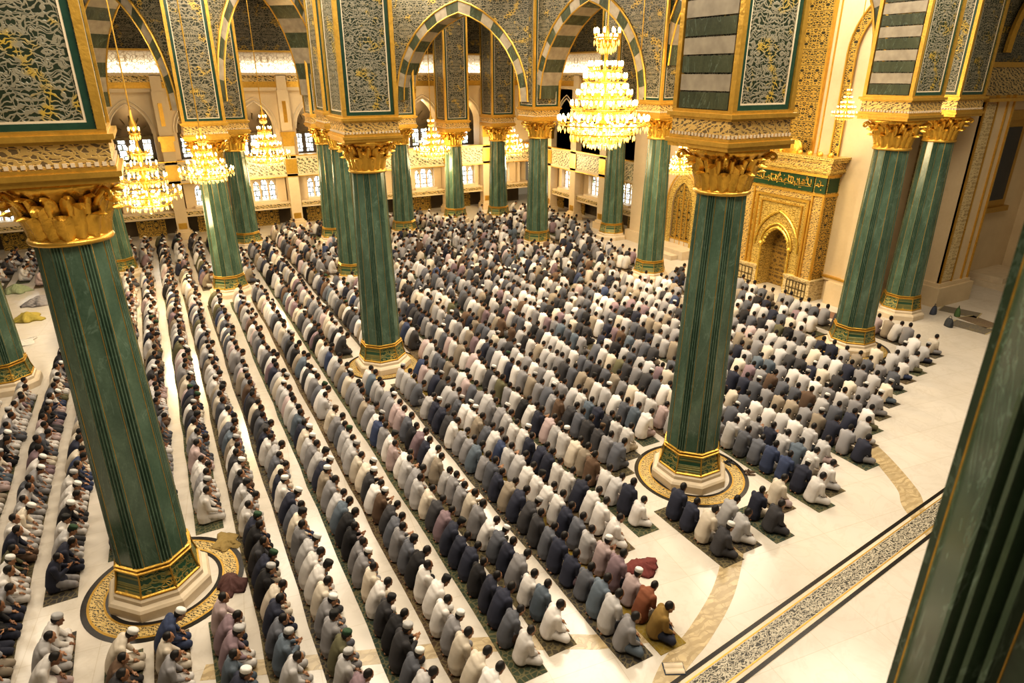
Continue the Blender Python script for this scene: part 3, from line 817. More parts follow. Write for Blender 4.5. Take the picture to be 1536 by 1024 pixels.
#PEOPLE_MARK
# ================================================================== chandeliers
BULB = {}
def chandelier(label, x, y, zb, W, Ht, tiers, group=None, rod_to=19.0, power=1.0):
    """W widest diameter, Ht body height; tiers as (height fraction, radius fraction, bulbs)"""
    t = thing('chandelier', label, 'chandelier', (x, y, zb), group)
    Rm = W/2
    b = MB(); b.tube([(0,0,Ht*.86), (0,0,rod_to-zb)], W*.006+.014, 8); obj('rod', b, M['gold'], t)
    b = MB()
    prof = [(.001,0),(.03,.02),(.012,.05),(.06,.08),(.10,.13),(.05,.18),(.03,.24),(.08,.30),(.11,.36),(.05,.43),(.03,.5),(.07,.56),(.08,.6),(.03,.66),(.025,.78),(.05,.82),(.07,.87),(.03,.92),(.02,1.0)]
    b.lathe([(r*W*.8, z*Ht) for r, z in prof], 14); obj('stem', b, M['gold'], t, smooth=True)
    for ti, (hf, rf, nb) in enumerate(tiers):
        z = hf*Ht; r = rf*Rm; arms = MB(); bulbs = MB(); cups = MB(); drops = MB(); spots = []
        seg = 24
        arms.tube([(r*cos(2*pi*j/seg), r*sin(2*pi*j/seg), z-.03*W) for j in range(seg+1)], .009*W, 5)
        arms.tube([(r*.55*cos(2*pi*j/seg), r*.55*sin(2*pi*j/seg), z-.05*W) for j in range(seg+1)], .008*W, 5)
        for k in range(nb):
            a = 2*pi*(k+.5*(ti % 2))/nb; ca, sa = cos(a), sin(a)
            if k % 2 == 0 or nb < 14:
                arms.tube([(.04*W*ca, .04*W*sa, z-.02*W), (r*.35*ca, r*.35*sa, z-.075*W), (r*.75*ca, r*.75*sa, z-.07*W), (r*ca, r*sa, z)], .0075*W, 5)
            cups.lathe([(.006*W, z-.005*W), (.017*W, z+.004*W), (.02*W, z+.014*W)], 6, c=(r*ca, r*sa))
            spots.append((r*ca, r*sa, z+.042*W))
            # inner lamp
            if rf > .3: bulbs.ell((r*.62*ca, r*.62*sa, z+.05*W), (.012*W, .012*W, .024*W), seg=6, rn=4)
            for q in range(3):
                rr = r*(1.0-.22*q); aa = a+pi/nb*(q % 2)
                zz = z-.075*W-.012*W*q
                drops.add([(rr*cos(aa)+dx*.012*W, rr*sin(aa)+dy*.012*W, zz+dz*.03*W) for dx, dy, dz in ((1,0,0),(0,1,0),(-1,0,0),(0,-1,0),(0,0,1),(0,0,-1.3))],
                          [(0,1,4),(1,2,4),(2,3,4),(3,0,4),(1,0,5),(2,1,5),(3,2,5),(0,3,5)])
        o0 = len(arms.v); arms.v += cups.v; arms.f += [tuple(i+o0 for i in f) for f in cups.f]; arms.m += cups.m
        ar = obj('arm_tier', arms, M['gold'], t)
        bm_ = BULB.get(W)
        if bm_ is None:
            q = MB(); q.ell((0,0,0), (.0135*W, .0135*W, .030*W), seg=7, rn=5); bm_ = BULB[W] = q.mesh('bulb', M['bulb'])
        for pos in spots: link('bulb', bm_, ar, pos)
        if bulbs.v: ib = obj('inner_lamps', bulbs, M['bulb'], ar); ib['kind'] = 'stuff'
        dr = obj('crystal_drops', drops, M['crystal'], ar); dr['kind'] = 'stuff'
    li = bpy.data.lights.new('chandelier_light', 'POINT'); li.energy = 75*W*W*power; li.color = (1, .78, .45); li.shadow_soft_size = W*.25
    lo = bpy.data.objects.new('chandelier_light', li); COL.objects.link(lo); lo.location = (x, y, zb-.5)
    return t
BIG = [(.20,1.0,30),(.12,.72,22),(.33,.72,22),(.42,.60,18),(.47,.5,16),(.56,.46,14),(.66,.36,12),(.93,.27,9),(.88,.2,7),(.06,.42,12)]
SML = [(.22,1.0,20),(.12,.66,14),(.36,.66,14),(.48,.46,10),(.62,.30,8),(.80,.16,6)]
chandelier('great tiered crystal chandelier blazing with lights right of centre', 20.15, 28.0, 8.72, 4.45, 5.35, BIG, rod_to=18.9)
chandelier('tall gilded chandelier hanging at left between the foreground column and the arched wall', -.5, 40, 5.0, 3.3, 5.3, SML, 'smaller crystal chandeliers')
chandelier('small crystal chandelier hanging before the shaft of the left middle column', 2.25, 35, 7.15, 2.4, 2.5, SML, 'smaller crystal chandeliers')
chandelier('crystal chandelier framed in a pointed arch of the back wall, left of the central column', 7.6, 52, 5.6, 3.1, 4.3, SML, 'smaller crystal chandeliers')
chandelier('crystal chandelier in the pointed arch just right of the central column', 20.45, 52, 5.4, 2.9, 3.7, SML, 'smaller crystal chandeliers')
chandelier('wide low chandelier near the far corner, left of the great chandelier', 27.9, 52.5, 5.3, 3.2, 3.2, SML, 'smaller crystal chandeliers')
chandelier('small chandelier half hidden by the capital right of centre', 30.2, 33.2, 5.95, 2.3, 2.0, SML, 'smaller crystal chandeliers', power=.5)
chandelier('small chandelier standing in for a bright reflection on the wall above the prayer niche', 31.2, 22.7, 9.75, 1.25, 1.8, SML, 'smaller crystal chandeliers', power=.25)  # a wall reflection modelled as a hanging chandelier

# ================================================================== people
K = np.array((1.05, .97, 1.13), np.float32)
def seated(kind):
    """limb volumes of a seated man facing +x; returns the pieces as MB sets"""
    bow = {'kneel': .10, 'bowed': .20, 'upright': .02, 'cross': .08, 'raised': .06}[kind]
    cross = kind == 'cross'
    pz = .13 if cross else .25
    hx, hz = .155+bow*1.1, pz+.60-bow*.5
    sh = (.085+bow*.55, .205, pz+.42-bow*.12)
    def body():
        b = MB()
        b.ell((0,0,pz), (.13,.16,.12)); b.caps((.03,0,pz+.05), (.06+bow*.4,0,pz+.32), .10, .09)
        b.ell((.085+bow*.5,0,pz+.36-bow*.1), (.06,.16,.05))
        b.caps((.10+bow*.6,0,pz+.40-bow*.1), (hx-.01,0,hz-.06), .05, .054)
        rot = Matrix.Rotation(bow*2.2+.15, 3, 'Y')
        H = lambda p: tuple(Vector((hx,0,hz))+rot@Vector(p))
        b.ell(H((0,0,.02)), (.098,.078,.108), rot, 16, 12); b.ell(H((.03,0,-.055)), (.066,.058,.07), rot, 14, 10)
        b.caps(H((.085,0,.015)), H((.108,0,-.025)), .013, .019, 8); b.ell(H((.082,0,.04)), (.02,.055,.012), rot, 10, 6)   # nose, brow
        b.ell(H((.075,0,-.09)), (.028,.03,.022), rot, 10, 6)                                                              # chin
        for s in (-1, 1):
            b.ell(H((-.005, s*.08, -.005)), (.022,.012,.034), rot, 8, 6)                                                # ears
            el = (.12+bow*.3, s*.235, pz+.20); wr = (.31, s*.15, pz+.055)
            if kind == 'raised': el = (.16, s*.23, pz+.2); wr = (.36, s*.07, pz+.30)
            if cross: wr = (.30, s*.16, pz+.07)
            b.caps((sh[0], s*sh[1], sh[2]), el, .052, .042); b.caps(el, wr, .042, .028)
            d = (Vector(wr)-Vector(el)).normalized(); side = Vector((0, -s, 0))
            down = Vector((0,0,-.25)) if kind != 'raised' else Vector((-.1,0,.3))
            pc = Vector(wr)+d*.055
            b.ell(pc, (.05,.038,.02), Matrix.Rotation(.25 if kind != 'raised' else -.6, 3, 'Y'), 10, 7)
            for k, (o, ln) in enumerate(((-.027,.060),(-.009,.072),(.009,.068),(.026,.054))):
                p0 = pc+d*.035+Vector((0, o, 0)); p1 = p0+d*ln*.55+down*.03; p2 = p1+(d+down).normalized()*ln*.5
                b.tube([p0, p1, p2], [.0095,.0088,.0075], 7)
            p0 = pc-d*.012+side*.03; p1 = p0+(d*.6+side*.7).normalized()*.035; b.tube([p0, p1, p1+d*.03], [.011,.010,.008], 7)   # thumb
            if cross:
                hp = (.03, s*.10, pz); kn = (.27, s*.34, .12); an = (.36, -s*.06, .06)
                b.caps(hp, kn, .09, .062); b.caps(kn, an, .058, .038); b.caps(an, (.33, -s*.20, .045), .036, .03)
            else:
                hp = (.03, s*.10, pz-.03); kn = (.41, s*.135, .085); an = (-.02, s*.10, .05)
                b.caps(hp, kn, .09, .064); b.caps(kn, an, .058, .04); b.caps(an, (-.17, s*.075, .04), .036, .028)
        return b, H, rot
    def shirt():
        b = MB(); n = 20; rows = []
        secs = [(-.005,.05,.175,.215),(-.01,pz-.03,.185,.225),(.0,pz+.08,.165,.205),(.015+bow*.15,pz+.20,.155,.20),(.035+bow*.35,pz+.31,.15,.215),
                (.055+bow*.5,pz+.39,.135,.215),(.066+bow*.60,pz+.45-bow*.05,.118,.175),(.078+bow*.72,pz+.495-bow*.07,.098,.115),(.092+bow*.85,pz+.525-bow*.12,.074,.076)]
        for cx, z, d, w in secs:
            rows.append([(cx+d*abs(cos(2*pi*j/n))**.85*(1 if cos(2*pi*j/n) > 0 else -1), w*abs(sin(2*pi*j/n))**.8*(1 if sin(2*pi*j/n) > 0 else -1), z) for j in range(n)])
        b.rings(rows)
        for s in (-1, 1):
            el = (.12+bow*.3, s*.235, pz+.20); wr = (.285, s*.165, pz+.07)
            if kind == 'raised': el = (.16, s*.23, pz+.2); wr = (.335, s*.09, pz+.28)
            b.ell((sh[0]-.01, s*(sh[1]-.01), sh[2]-.005), (.085,.075,.075))
            b.caps((sh[0], s*sh[1], sh[2]), el, .078, .066); b.caps(el, wr, .064, .048)
        if not cross: b.ell((.13,0,pz-.02), (.15,.19,.10))        # lap of the shirt
        return b
    def trousers():
        b = MB(); b.ell((0,0,pz-.03), (.165,.20,.13 if not cross else .10))
        for s in (-1, 1):
            if cross:
                hp = (.03, s*.10, pz); kn = (.28, s*.34, .125); an = (.33, s*-.02, .07)
                b.caps(hp, kn, .115, .085); b.caps(kn, an, .08, .06)
            else:
                hp = (.03, s*.10, pz-.02); kn = (.41, s*.125, .10); an = (.0, s*.11, .06)
                b.caps(hp, kn, .115, .09); b.caps(kn, an, .078, .058)
        return b
    bb, H, rot = body()
    hair = MB(); hair.ell(H((-.022,0,.035)), (.098,.087,.105), rot, 16, 12); hair.ell(H((-.045,0,.0)), (.056,.072,.062), rot, 12, 8)
    cap = MB()
    n = 16; P = []
    for r, z in ((.094,.055),(.098,.075),(.098,.115),(.09,.135),(.06,.146),(.01,.15)):
        P.append([H((-.012+r*1.08*cos(2*pi*j/n), r*.93*sin(2*pi*j/n), z)) for j in range(n)])
    cap.rings(P)
    face = MB()
    for s in (-1, 1): face.ell(H((.083, s*.032, .018)), (.012,.014,.009), rot, 8, 6, 0)
    face.ell(H((.088,0,-.058)), (.012,.025,.007), rot, 8, 6, 1)
    return dict(body=bb, shirt=shirt(), trousers=trousers(), hair=hair, cap=cap, face=face)

KINDS = ['kneel', 'bowed', 'upright', 'raised', 'cross']
TPL = {}; LOD = {}
def scaled(me, k):
    me.update()
    v = mesh_arrays(me)*k; me.vertices.foreach_set('co', v.ravel()); me.update(); return me
for kd in KINDS:
    p = seated(kd); T = {}
    me = remesh(p['body'], .0085, 2, .55)
    fm = p['face'].mesh('f', [])       # eyes and lips belong to the body mesh
    bm = bmesh.new(); bm.from_mesh(me); nb_ = len(bm.faces); bm.from_mesh(fm); bm.faces.ensure_lookup_table()
    mi = [0]*nb_+[1 if m == 0 else 2 for m in p['face'].m]
    for f, m in zip(bm.faces, mi): f.material_index = m; f.smooth = True
    bm.to_mesh(me); bm.free()
    for m in (M['skin'], M['eye'], M['lips']): me.materials.append(m)
    T['body'] = scaled(me, K)
    for nm, vox, rt, mt in (('shirt', .017, .8, 'cloth'), ('trousers', .018, .7, 'cloth'), ('hair', .012, .7, 'hair'), ('cap', .010, .7, 'cloth')):
        me = remesh(p[nm], vox, 3 if nm != 'cap' else 1, rt); me.materials.append(M[mt]); T[nm] = scaled(me, K)
    TPL[kd] = T
    # lighter versions for the distant crowd
    L = []
    for q in range(2):
        parts = []
        for nm, vox, f in (('shirt', (.03, .045)[q], (300, 110)[q]), ('trousers', (.035, .05)[q], (160, 60)[q]), ('body', (.03, .04)[q], (330, 150)[q]), ('hair', (.022, .03)[q], (90, 40)[q]), ('cap', (.02, .028)[q], (60, 30)[q])):
            me = remesh(p[nm], vox, 2); n = len(me.polygons)
            bpy.data.meshes.remove(me)
            me = remesh(p[nm], vox, 2, min(1, f*2/max(1, n*2))); me.calc_loop_triangles()
            tri = np.empty(len(me.loop_triangles)*3, np.int32); me.loop_triangles.foreach_get('vertices', tri)
            parts.append((nm, mesh_arrays(me)*K, tri.reshape(-1, 3))); bpy.data.meshes.remove(me)
        L.append(parts)
    LOD[kd] = L

PAL = {   # everyday words and the cloth colour
 'white': (.70,.66,.62), 'cream': (.66,.58,.47), 'pale grey': (.48,.46,.45), 'grey': (.27,.26,.265), 'slate grey': (.115,.12,.14), 'charcoal': (.05,.048,.052),
 'navy': (.026,.029,.050), 'black': (.016,.015,.017), 'taupe': (.30,.25,.19), 'mauve': (.24,.17,.19), 'steel blue': (.12,.15,.185), 'brown': (.13,.08,.05),
 'ochre': (.25,.155,.04), 'rust': (.24,.085,.04), 'blue': (.045,.062,.125), 'pink-grey': (.50,.39,.38), 'olive': (.14,.13,.07)}
NAMES = list(PAL)
WMID = dict(zip(NAMES, [.17,.09,.19,.18,.13,.08,.07,.03,.07,.03,.02,.02,0,0,.01,.04,.01]))
WLEFT = dict(zip(NAMES, [.20,.07,.15,.14,.10,.08,.10,.05,.04,.04,.02,.02,0,0,.02,.05,.03]))
def pick(W):
    r = random.random()*sum(W.values())
    for k, v in W.items():
        r -= v
        if r <= 0: return k
    return 'grey'
SKINS = [(.33,.17,.09), (.27,.13,.065), (.40,.22,.13), (.22,.105,.055), (.36,.19,.10)]

ROWS = [(x, 6.0) for x in (-17.62,-16.5,-15.38,-14.26,-13.14,-12.02,-10.9,-9.78,-8.66,-7.54,-6.42,-5.3,-4.18)]
ROWS += [(-2.83,6),(-1.86,6),(-.71,6),(.30,6),(1.37,6),(2.56,6),(3.72,6),(4.96,9.0),(5.89,9.33),(7.19,8.23),(8.08,8.16),(9.04,11.24),(10.18,11.58),(11.34,9.54),
         (12.23,9.74),(13.37,9.61),(14.39,10.42),(15.57,9.97),(16.49,10.31),(17.61,11.34),(18.79,10.75),(19.9,11.5),(21.0,12.07),(22.2,12.6),(23.49,13.05),(24.81,13.65),
         (26.1,14.05),(27.3,14.31),(28.6,14.71),(29.85,15.06)]
OCHRE = 23-0
IDX0 = [i for i, r in enumerate(ROWS) if r[0] == 8.08][0]
LEFT0 = [i for i, r in enumerate(ROWS) if r[0] == -2.83][0]
ENDCOL = {  # shirts of the men nearest the aisle, front man first
 4.96: ['white','slate grey','navy','navy','black','navy','navy','navy','mauve','charcoal'], 5.89: ['white','steel blue','white','grey','navy','slate grey','white','grey','cream','grey','grey'],
 7.19: ['grey','pale grey','steel blue','slate grey','navy','navy','slate grey','charcoal','charcoal','navy','taupe','navy','slate grey'],
 8.08: ['ochre','rust','pink-grey','mauve','pink-grey','pale grey','slate grey','navy','white','white','white','white','pale grey'],
 9.04: ['white','white','white','navy','white','white','navy','navy','navy','white','white'], 10.18: ['white','navy','pale grey','white','brown','taupe','cream','white','pale grey'],
 11.34: ['charcoal','cream','navy','navy','slate grey','grey','charcoal','charcoal','slate grey','charcoal','brown','grey'], 12.23: ['pale grey','pale grey','white','white','charcoal'],
 13.37: ['charcoal','navy','white'], 14.39: ['cream','pale grey','pink-grey'], 15.57: ['white','navy','blue','blue','slate grey','slate grey','pale grey','grey'],
 16.49: ['white','white','steel blue','pale grey','navy','grey','white'], 17.61: ['pale grey','pale grey','white','pale grey'], 18.79: ['navy','grey','navy','taupe','grey']}
FREE = [(-9.6,50.5),(-6.3,45.5),(-5.5,38),(-6.0,33.2),(-8.2,33.0),(-9.0,38)]
def inpoly(x, y, P):
    c = False; n = len(P)
    for i in range(n):
        x1, y1 = P[i]; x2, y2 = P[(i+1) % n]
        if (y1 > y) != (y2 > y) and x < (x2-x1)*(y-y1)/(y2-y1)+x1: c = not c
    return c
def blocked(x, y, m=.0):
    for (cx, cy, r) in MED:
        if (x+.25-cx)**2+(y-cy)**2 < (r+.42)**2: return True
    for k, (cx, cy, _) in COLS.items():
        if (x+.25-cx)**2+(y-cy)**2 < 1.95**2: return True
    if inpoly(x, y, FREE): return True
    if y > 54.6 or x > 30.6: return True
    if x > 27.8 and 29.5 < y < 40: return True
    if x > 29.2 and y > 18.6 and y < 31: return True
    if y > 54 and x > 20: return True
    return False
SP = .575
persons = []
for ri, (bx, y0) in enumerate(ROWS):
    y = y0+.30; k = 0
    while y < 55.2:
        d = math.hypot(bx, y)
        ch = max(0, min(1, (d-31)/14))*(1 if bx > 9 else .25)
        x = bx+.22+random.gauss(0, .025)+random.gauss(0, .30)*ch; yy = y+random.gauss(0, .02)+random.gauss(0, .2)*ch
        yy0 = y; y += SP*random.uniform(.97, 1.03)
        if blocked(x, yy): continue
        if d > 22 and random.random() < .012: continue
        px, py = project(x, yy, .5)
        if not (-70 < px < 1600 and 150 < py < 1085): k += 1; continue
        sx = 1536-(py-230)*.2595
        if px > sx+45 and py > 230: k += 1; continue
        first = ri >= IDX0-3 and k == 0 and y0 > 6.5
        col = ENDCOL.get(bx, [])
        shirt = col[k] if k < len(col) else pick(WLEFT if bx < 3 else WMID)
        kd = 'cross' if first else random.choices(KINDS[:4], [.42,.34,.14,.10])[0]
        if not first and random.random() < .04: kd = 'cross'
        persons.append(dict(x=x, y=yy, row=ri, k=k, kind=kd, shirt=shirt, rot=random.gauss(0, .09)+random.gauss(0, .5)*ch+(-.25 if first else 0),
                            sc=random.uniform(.95, 1.07), dist=math.sqrt(x*x+yy*yy+11.4**2), p=(px, py),
                            cap=random.random() < (.30 if bx < 3 else .17), tr=pick(WLEFT) if random.random() < .6 else shirt))
        k += 1
vis = sorted((p for p in persons if -25 < p['p'][0] < 1536+10 and p['p'][1] < 1045), key=lambda p: p['dist'])
near = vis[:300]; ids = {id(p) for p in near}
far = [p for p in persons if id(p) not in ids and p['p'][1] < 1045 or id(p) not in ids and p['dist'] > 18]

ORD = ['zeroth','first','second','third','fourth','fifth','sixth','seventh','eighth','ninth','tenth','eleventh','twelfth','thirteenth','fourteenth','fifteenth','sixteenth',
       'seventeenth','eighteenth','nineteenth','twentieth','twenty-first','twenty-second','twenty-third','twenty-fourth','twenty-fifth','twenty-sixth','twenty-seventh','twenty-eighth','twenty-ninth','thirtieth']
def rowname(ri):
    d = ri-IDX0
    if d == 0: return "the ochre-shirted man's row"
    return "%s row %s the ochre-shirted man" % (ORD[abs(d)], 'left of' if d < 0 else 'right of')
byrow = {}
for p in near: byrow.setdefault(p['row'], []).append(p)
CAPC = {'white': (.72,.70,.66), 'black': (.02,.02,.02), 'pale grey': (.42,.41,.40), 'dark green': (.03,.07,.035), 'brown': (.11,.07,.04)}
for ri in sorted(byrow):
    L = sorted(byrow[ri], key=lambda p: p['y'])
    for n, p in enumerate(L, 1):
        T = TPL[p['kind']]; aisle = ROWS[ri][1] > 6.5
        o = bpy.data.objects.new('person', T['body']); COL.objects.link(o)
        o.location = (p['x'], p['y'], .014); o.rotation_euler = (0, 0, p['rot']); o.scale = (p['sc'],)*3
        sk = random.choice(SKINS); o.color = (*sk, 1)
        jit = random.uniform(.85, 1.15)
        for nm, key, c in (('shirt', 'shirt', PAL[p['shirt']]), ('trousers', 'trousers', tuple(v*.9 for v in PAL[p['tr']])), ('hair', 'hair', (0,0,0))):
            q = bpy.data.objects.new(nm, T[key]); COL.objects.link(q); q.parent = o; q.color = (*(min(1, v*jit) for v in c), 1)
        capn = ''
        if p['cap'] and not (ri == IDX0 and n < 3):
            cn = random.choices(list(CAPC), [.45,.2,.2,.1,.05])[0]; capn = ', %s cap,' % cn
            q = bpy.data.objects.new('cap', T['cap']); COL.objects.link(q); q.parent = o; q.color = (*CAPC[cn], 1)
        verb = 'sitting' if p['kind'] == 'cross' else 'kneeling'
        place = '%s from %s' % (ORD[n], 'aisle' if aisle else 'bottom edge')
        if aisle and n == 1: place = 'at aisle end'
        tag(o, '%s-shirted man%s %s, %s' % (p['shirt'].replace(' ', '-'), capn, place, rowname(ri)), 'person', 'seated worshippers in the nearer rows')

# the distant crowd, past counting
def build_crowd(P):
    V = []; F = []; C = []; off = 0
    for p in P:
        q = 0 if p['dist'] < 34 else 1
        c_, s_ = cos(p['rot']), sin(p['rot']); sc = p['sc']; sk = random.choice(SKINS)
        jit = random.uniform(.82, 1.15)
        colr = dict(shirt=tuple(v*jit for v in PAL[p['shirt']]), trousers=tuple(v*.9 for v in PAL[p['tr']]), body=sk, hair=(.012,.01,.009))
        if p['cap']: colr['cap'] = CAPC[random.choices(list(CAPC), [.5,.15,.25,.07,.03])[0]]
        for nm, v, f in LOD[p['kind']][q]:
            if nm not in colr: continue
            w = np.empty_like(v)
            w[:, 0] = (v[:, 0]*c_-v[:, 1]*s_)*sc+p['x']; w[:, 1] = (v[:, 0]*s_+v[:, 1]*c_)*sc+p['y']; w[:, 2] = v[:, 2]*sc+.014
            V.append(w); F.append(f+off); off += len(v)
            cc = np.ones((len(v), 4), np.float32); cc[:, :3] = colr[nm]; C.append(cc)
    V = np.concatenate(V).astype(np.float32); F = np.concatenate(F).astype(np.int32); C = np.concatenate(C)
    me = bpy.data.meshes.new('crowd'); nf = len(F)
    me.vertices.add(len(V)); me.vertices.foreach_set('co', V.ravel())
    me.loops.add(nf*3); me.loops.foreach_set('vertex_index', F.ravel())
    me.polygons.add(nf); me.polygons.foreach_set('loop_start', np.arange(0, nf*3, 3, dtype=np.int32))
    try: me.polygons.foreach_set('loop_total', np.full(nf, 3, np.int32))
    except Exception: pass
    me.update(calc_edges=True)
    me.polygons.foreach_set('use_smooth', np.ones(nf, bool))
    at = me.attributes.new('Col', 'FLOAT_COLOR', 'POINT'); at.data.foreach_set('color', C.ravel())
    me.materials.append(M['crowd']); me.validate()
    o = link('seated_crowd', me); o['kind'] = 'stuff'
    tag(o, 'dense crowd of seated worshippers filling the rows beyond the nearer men', 'crowd')
    print('crowd', len(P), 'faces', nf)
build_crowd(far)

# ---- prayer runners, one under each row
RUGC = [(.045,.06,.035),(.06,.05,.03),(.05,.045,.04),(.035,.055,.04),(.075,.05,.03)]
RUGN = ['dark green','brown','charcoal','deep green','reddish brown']
for ri, (bx, y0) in enumerate(ROWS):
    P = [p for p in persons if p['row'] == ri]
    if not P: continue
    # split the runner where a column stands
    ys = sorted(p['y'] for p in P); segs = [[ys[0], ys[0]]]
    for a in ys[1:]:
        if a-segs[-1][1] > 2.2: segs.append([a, a])
        else: segs[-1][1] = a
    for si, (a, c) in enumerate(segs):
        b = MB(); n = max(2, int((c-a)/1.2)); a0 = a-.52; c0 = c+.5
        rows = []
        for i in range(n+1):
            yv = a0+(c0-a0)*i/n; w = random.uniform(-.03, .03)
            rows.append([(bx-.06+w, yv, 0.001), (bx-.06+w, yv, .012), (bx+.67+w*1.3, yv, .012), (bx+.67+w*1.3, yv, .001)])
        b.rings(rows)
        o = obj('prayer_runner', b, M['rug']); ci = ri % 5; o.color = (*(RUGC[ci] if ri != IDX0 else (.22,.15,.02)), 1)
        nm = 'gold' if ri == IDX0 else RUGN[ci]
        where = '' if len(segs) == 1 else (', nearest stretch,' if si == 0 else ', %s stretch,' % ORD[si+1])
        tag(o, '%s prayer runner%s under %s' % (nm, where, rowname(ri).replace('the ochre-shirted man', 'the ochre man')), 'prayer rug', 'long prayer runners under the rows')

# ---- loose belongings on the floor
def heap(label, x, y, r, h, col, seed, cat='cloth'):
    b = MB(); rr = random.Random(seed); n = 22; rows = []
    for i in range(8):
        t = i/7; rad = r*(1-t**1.6)+.02
        rows.append([((rad*(1+.25*sin(3*2*pi*j/n+seed)+.15*sin(7*2*pi*j/n+i)))*cos(2*pi*j/n), rad*(.75+.2*sin(5*2*pi*j/n+i*.7))*sin(2*pi*j/n), h*t+rr.uniform(-.02,.02)*(1 if 0 < i < 7 else 0)) for j in range(n)])
    b.rings(rows); o = obj('cloth_bundle', b, M['cloth'], None, (x, y, .003), True); o.color = (*col, 1); o.rotation_euler.z = seed
    return tag(o, label, cat)
heap('crumpled maroon shawl on the white floor past the near right row ends', 9.45, 10.35, .42, .20, (.16,.035,.03), 3)
heap('maroon speckled cloth bundle beside the lower left ring medallion', -.12, 14.75, .42, .30, (.11,.05,.045), 5)
heap('gold brown cloth lying above the lower left ring medallion', -.05, 16.6, .42, .10, (.30,.21,.07), 8)
heap('yellow cloth pile on the empty floor at far left', -7.2, 40.6, .8, .40, (.38,.30,.06), 2)
heap('grey cloth pile on the empty floor at far left', -6.9, 43.4, .9, .45, (.30,.28,.28), 4)
heap('pale green bundle at the back of the empty floor at far left', -8.4, 46.5, .7, .5, (.30,.34,.20), 6)
heap('white sheet spread on the empty floor beside the left edge column', -7.2, 36.6, .8, .06, (.62,.58,.52), 7)
def bag(label, x, y, col, rot):
    b = MB(); rows = []
    for i in range(9):
        t = i/8; w = .24*(1-.35*t**3); d = .13*(1-.6*t**2)+.01
        rows.append([(w*abs(cos(a))**.7*(1 if cos(a) > 0 else -1), d*abs(sin(a))**.7*(1 if sin(a) > 0 else -1), .42*t) for a in [2*pi*j/16 for j in range(16)]])
    b.rings(rows); t = obj('bag', b, M['cloth'], None, (x, y, .003), True); t.color = (*col, 1); t.rotation_euler.z = rot
    h = MB(); h.tube([(-.10,0,.40),(-.09,0,.52),(0,0,.57),(.09,0,.52),(.10,0,.40)], .014, 6); q = obj('handle', h, M['cloth'], t); q.color = (*(v*.6 for v in col), 1)
    return tag(t, label, 'bag')
bag('green bag standing on the floor at the right, beyond the last rows', 36.5, 17.7, (.08,.14,.05), .6)
bag('dark backpack lying on the mats at right near the big buttress', 34.5, 17.0, (.04,.045,.05), 1.2)
bag('slate bag beside the plinth of the column against the right wall', 35.7, 18.5, (.07,.08,.11), .2)
bag('brown bag on the floor just left of the niche-side column', 30.4, 19.6, (.20,.11,.05), .9)
def sandals(label, x, y, col, rot):
    t = thing('sandals', label, 'sandals', (x, y, .003)); t.rotation_euler.z = rot
    for s in (-1, 1):
        b = MB(); n = 14
        out = [(.17*cos(2*pi*j/n), (.06+.012*cos(2*pi*j/n))*sin(2*pi*j/n)+s*.085) for j in range(n)]
        b.rings([[(p[0], p[1], z) for p in out] for z in (0, .03)]); q = obj('sole', b, M['cloth'], t); q.color = (*col, 1)
        b = MB(); b.tube([(.02, s*.085-.06, .03), (.05, s*.085-.03, .075), (.06, s*.085, .085), (.05, s*.085+.03, .075), (.02, s*.085+.06, .03)], .02, 6); w = obj('strap', b, M['cloth'], q); w.color = (*(v*.7 for v in col), 1)
for i, (x, y, l) in enumerate([(6.72,14.75,'dark sandals lying ahead of the second row left of the ochre man, far pair'), (6.74,13.1,'dark sandals ahead of the second row left of the ochre man, near pair'),
        (15.15,12.95,'black sandals on the floor right of the medallion, behind the white-shirted men'), (15.3,12.2,'brown sandals on the floor right of the medallion, nearer the aisle'),
        (8.93,12.9,'dark sandals in front of the row with the ochre-shirted man'), (6.0,16.4,'dark sandals on the white strip below the central column')]):
    sandals(l, x, y, [(.03,.03,.025),(.05,.045,.03),(.02,.02,.02),(.10,.06,.035)][i % 4], i*.8)
def book(label, x, y, col, rot):
    t = thing('open_book', label, 'book', (x, y, .004)); t.rotation_euler.z = rot
    b = MB(); b.box(-.16,.16,-.23,.23,0,.012); q = obj('cover', b, M['cloth'], t); q.color = (*col, 1)
    b = MB()
    for s in (-1, 1):
        P = [(s*u, .014+.035*sin(pi*min(1, u/.15*.9))) for u in (0,.03,.06,.09,.12,.15)]
        b.rings([[(0+p[0]*.95, -.21, p[1]) for p in P]+[(p[0]*.95, -.21, .012) for p in reversed(P)], [(p[0]*.95, .21, p[1]) for p in P]+[(p[0]*.95, .21, .012) for p in reversed(P)]])
    obj('pages', b, M['stone'], t)
book('open book on the floor ahead of the third row left of the ochre man', 6.6, 11.6, (.10,.03,.03), .3)
book('open book by the man at the aisle end left of the ochre man', 8.05, 7.55, (.03,.05,.09), 1.1)
def mat(label, x, y, w, l, rot, col):
    b = MB(); b.box(-w/2, w/2, -l/2, l/2, 0, .012); o = obj('prayer_mat', b, M['rug'], None, (x, y, .002)); o.color = (*col, 1); o.rotation_euler.z = rot
    f = MB()
    for s in (-1, 1): f.box(-w/2, w/2, s*l/2-.03, s*l/2+.03, .002, .014)
    q = obj('fringe', f, M['cloth'], o); q.color = (.45,.36,.18,1)
    return tag(o, label, 'prayer mat', 'loose mats on the right-hand floor')
mat('grey patterned mat on the floor right of the wall-side column, nearest the wall', 37.3, 18.0, 1.1, 1.8, .3, (.16,.14,.11))
mat('grey patterned mat right of the wall-side column, next to the dark backpack', 35.4, 16.4, 1.1, 1.8, .1, (.13,.115,.095))
mat('brown mat under the green bag at right', 36.6, 16.6, 1.1, 1.7, -.2, (.17,.12,.08))
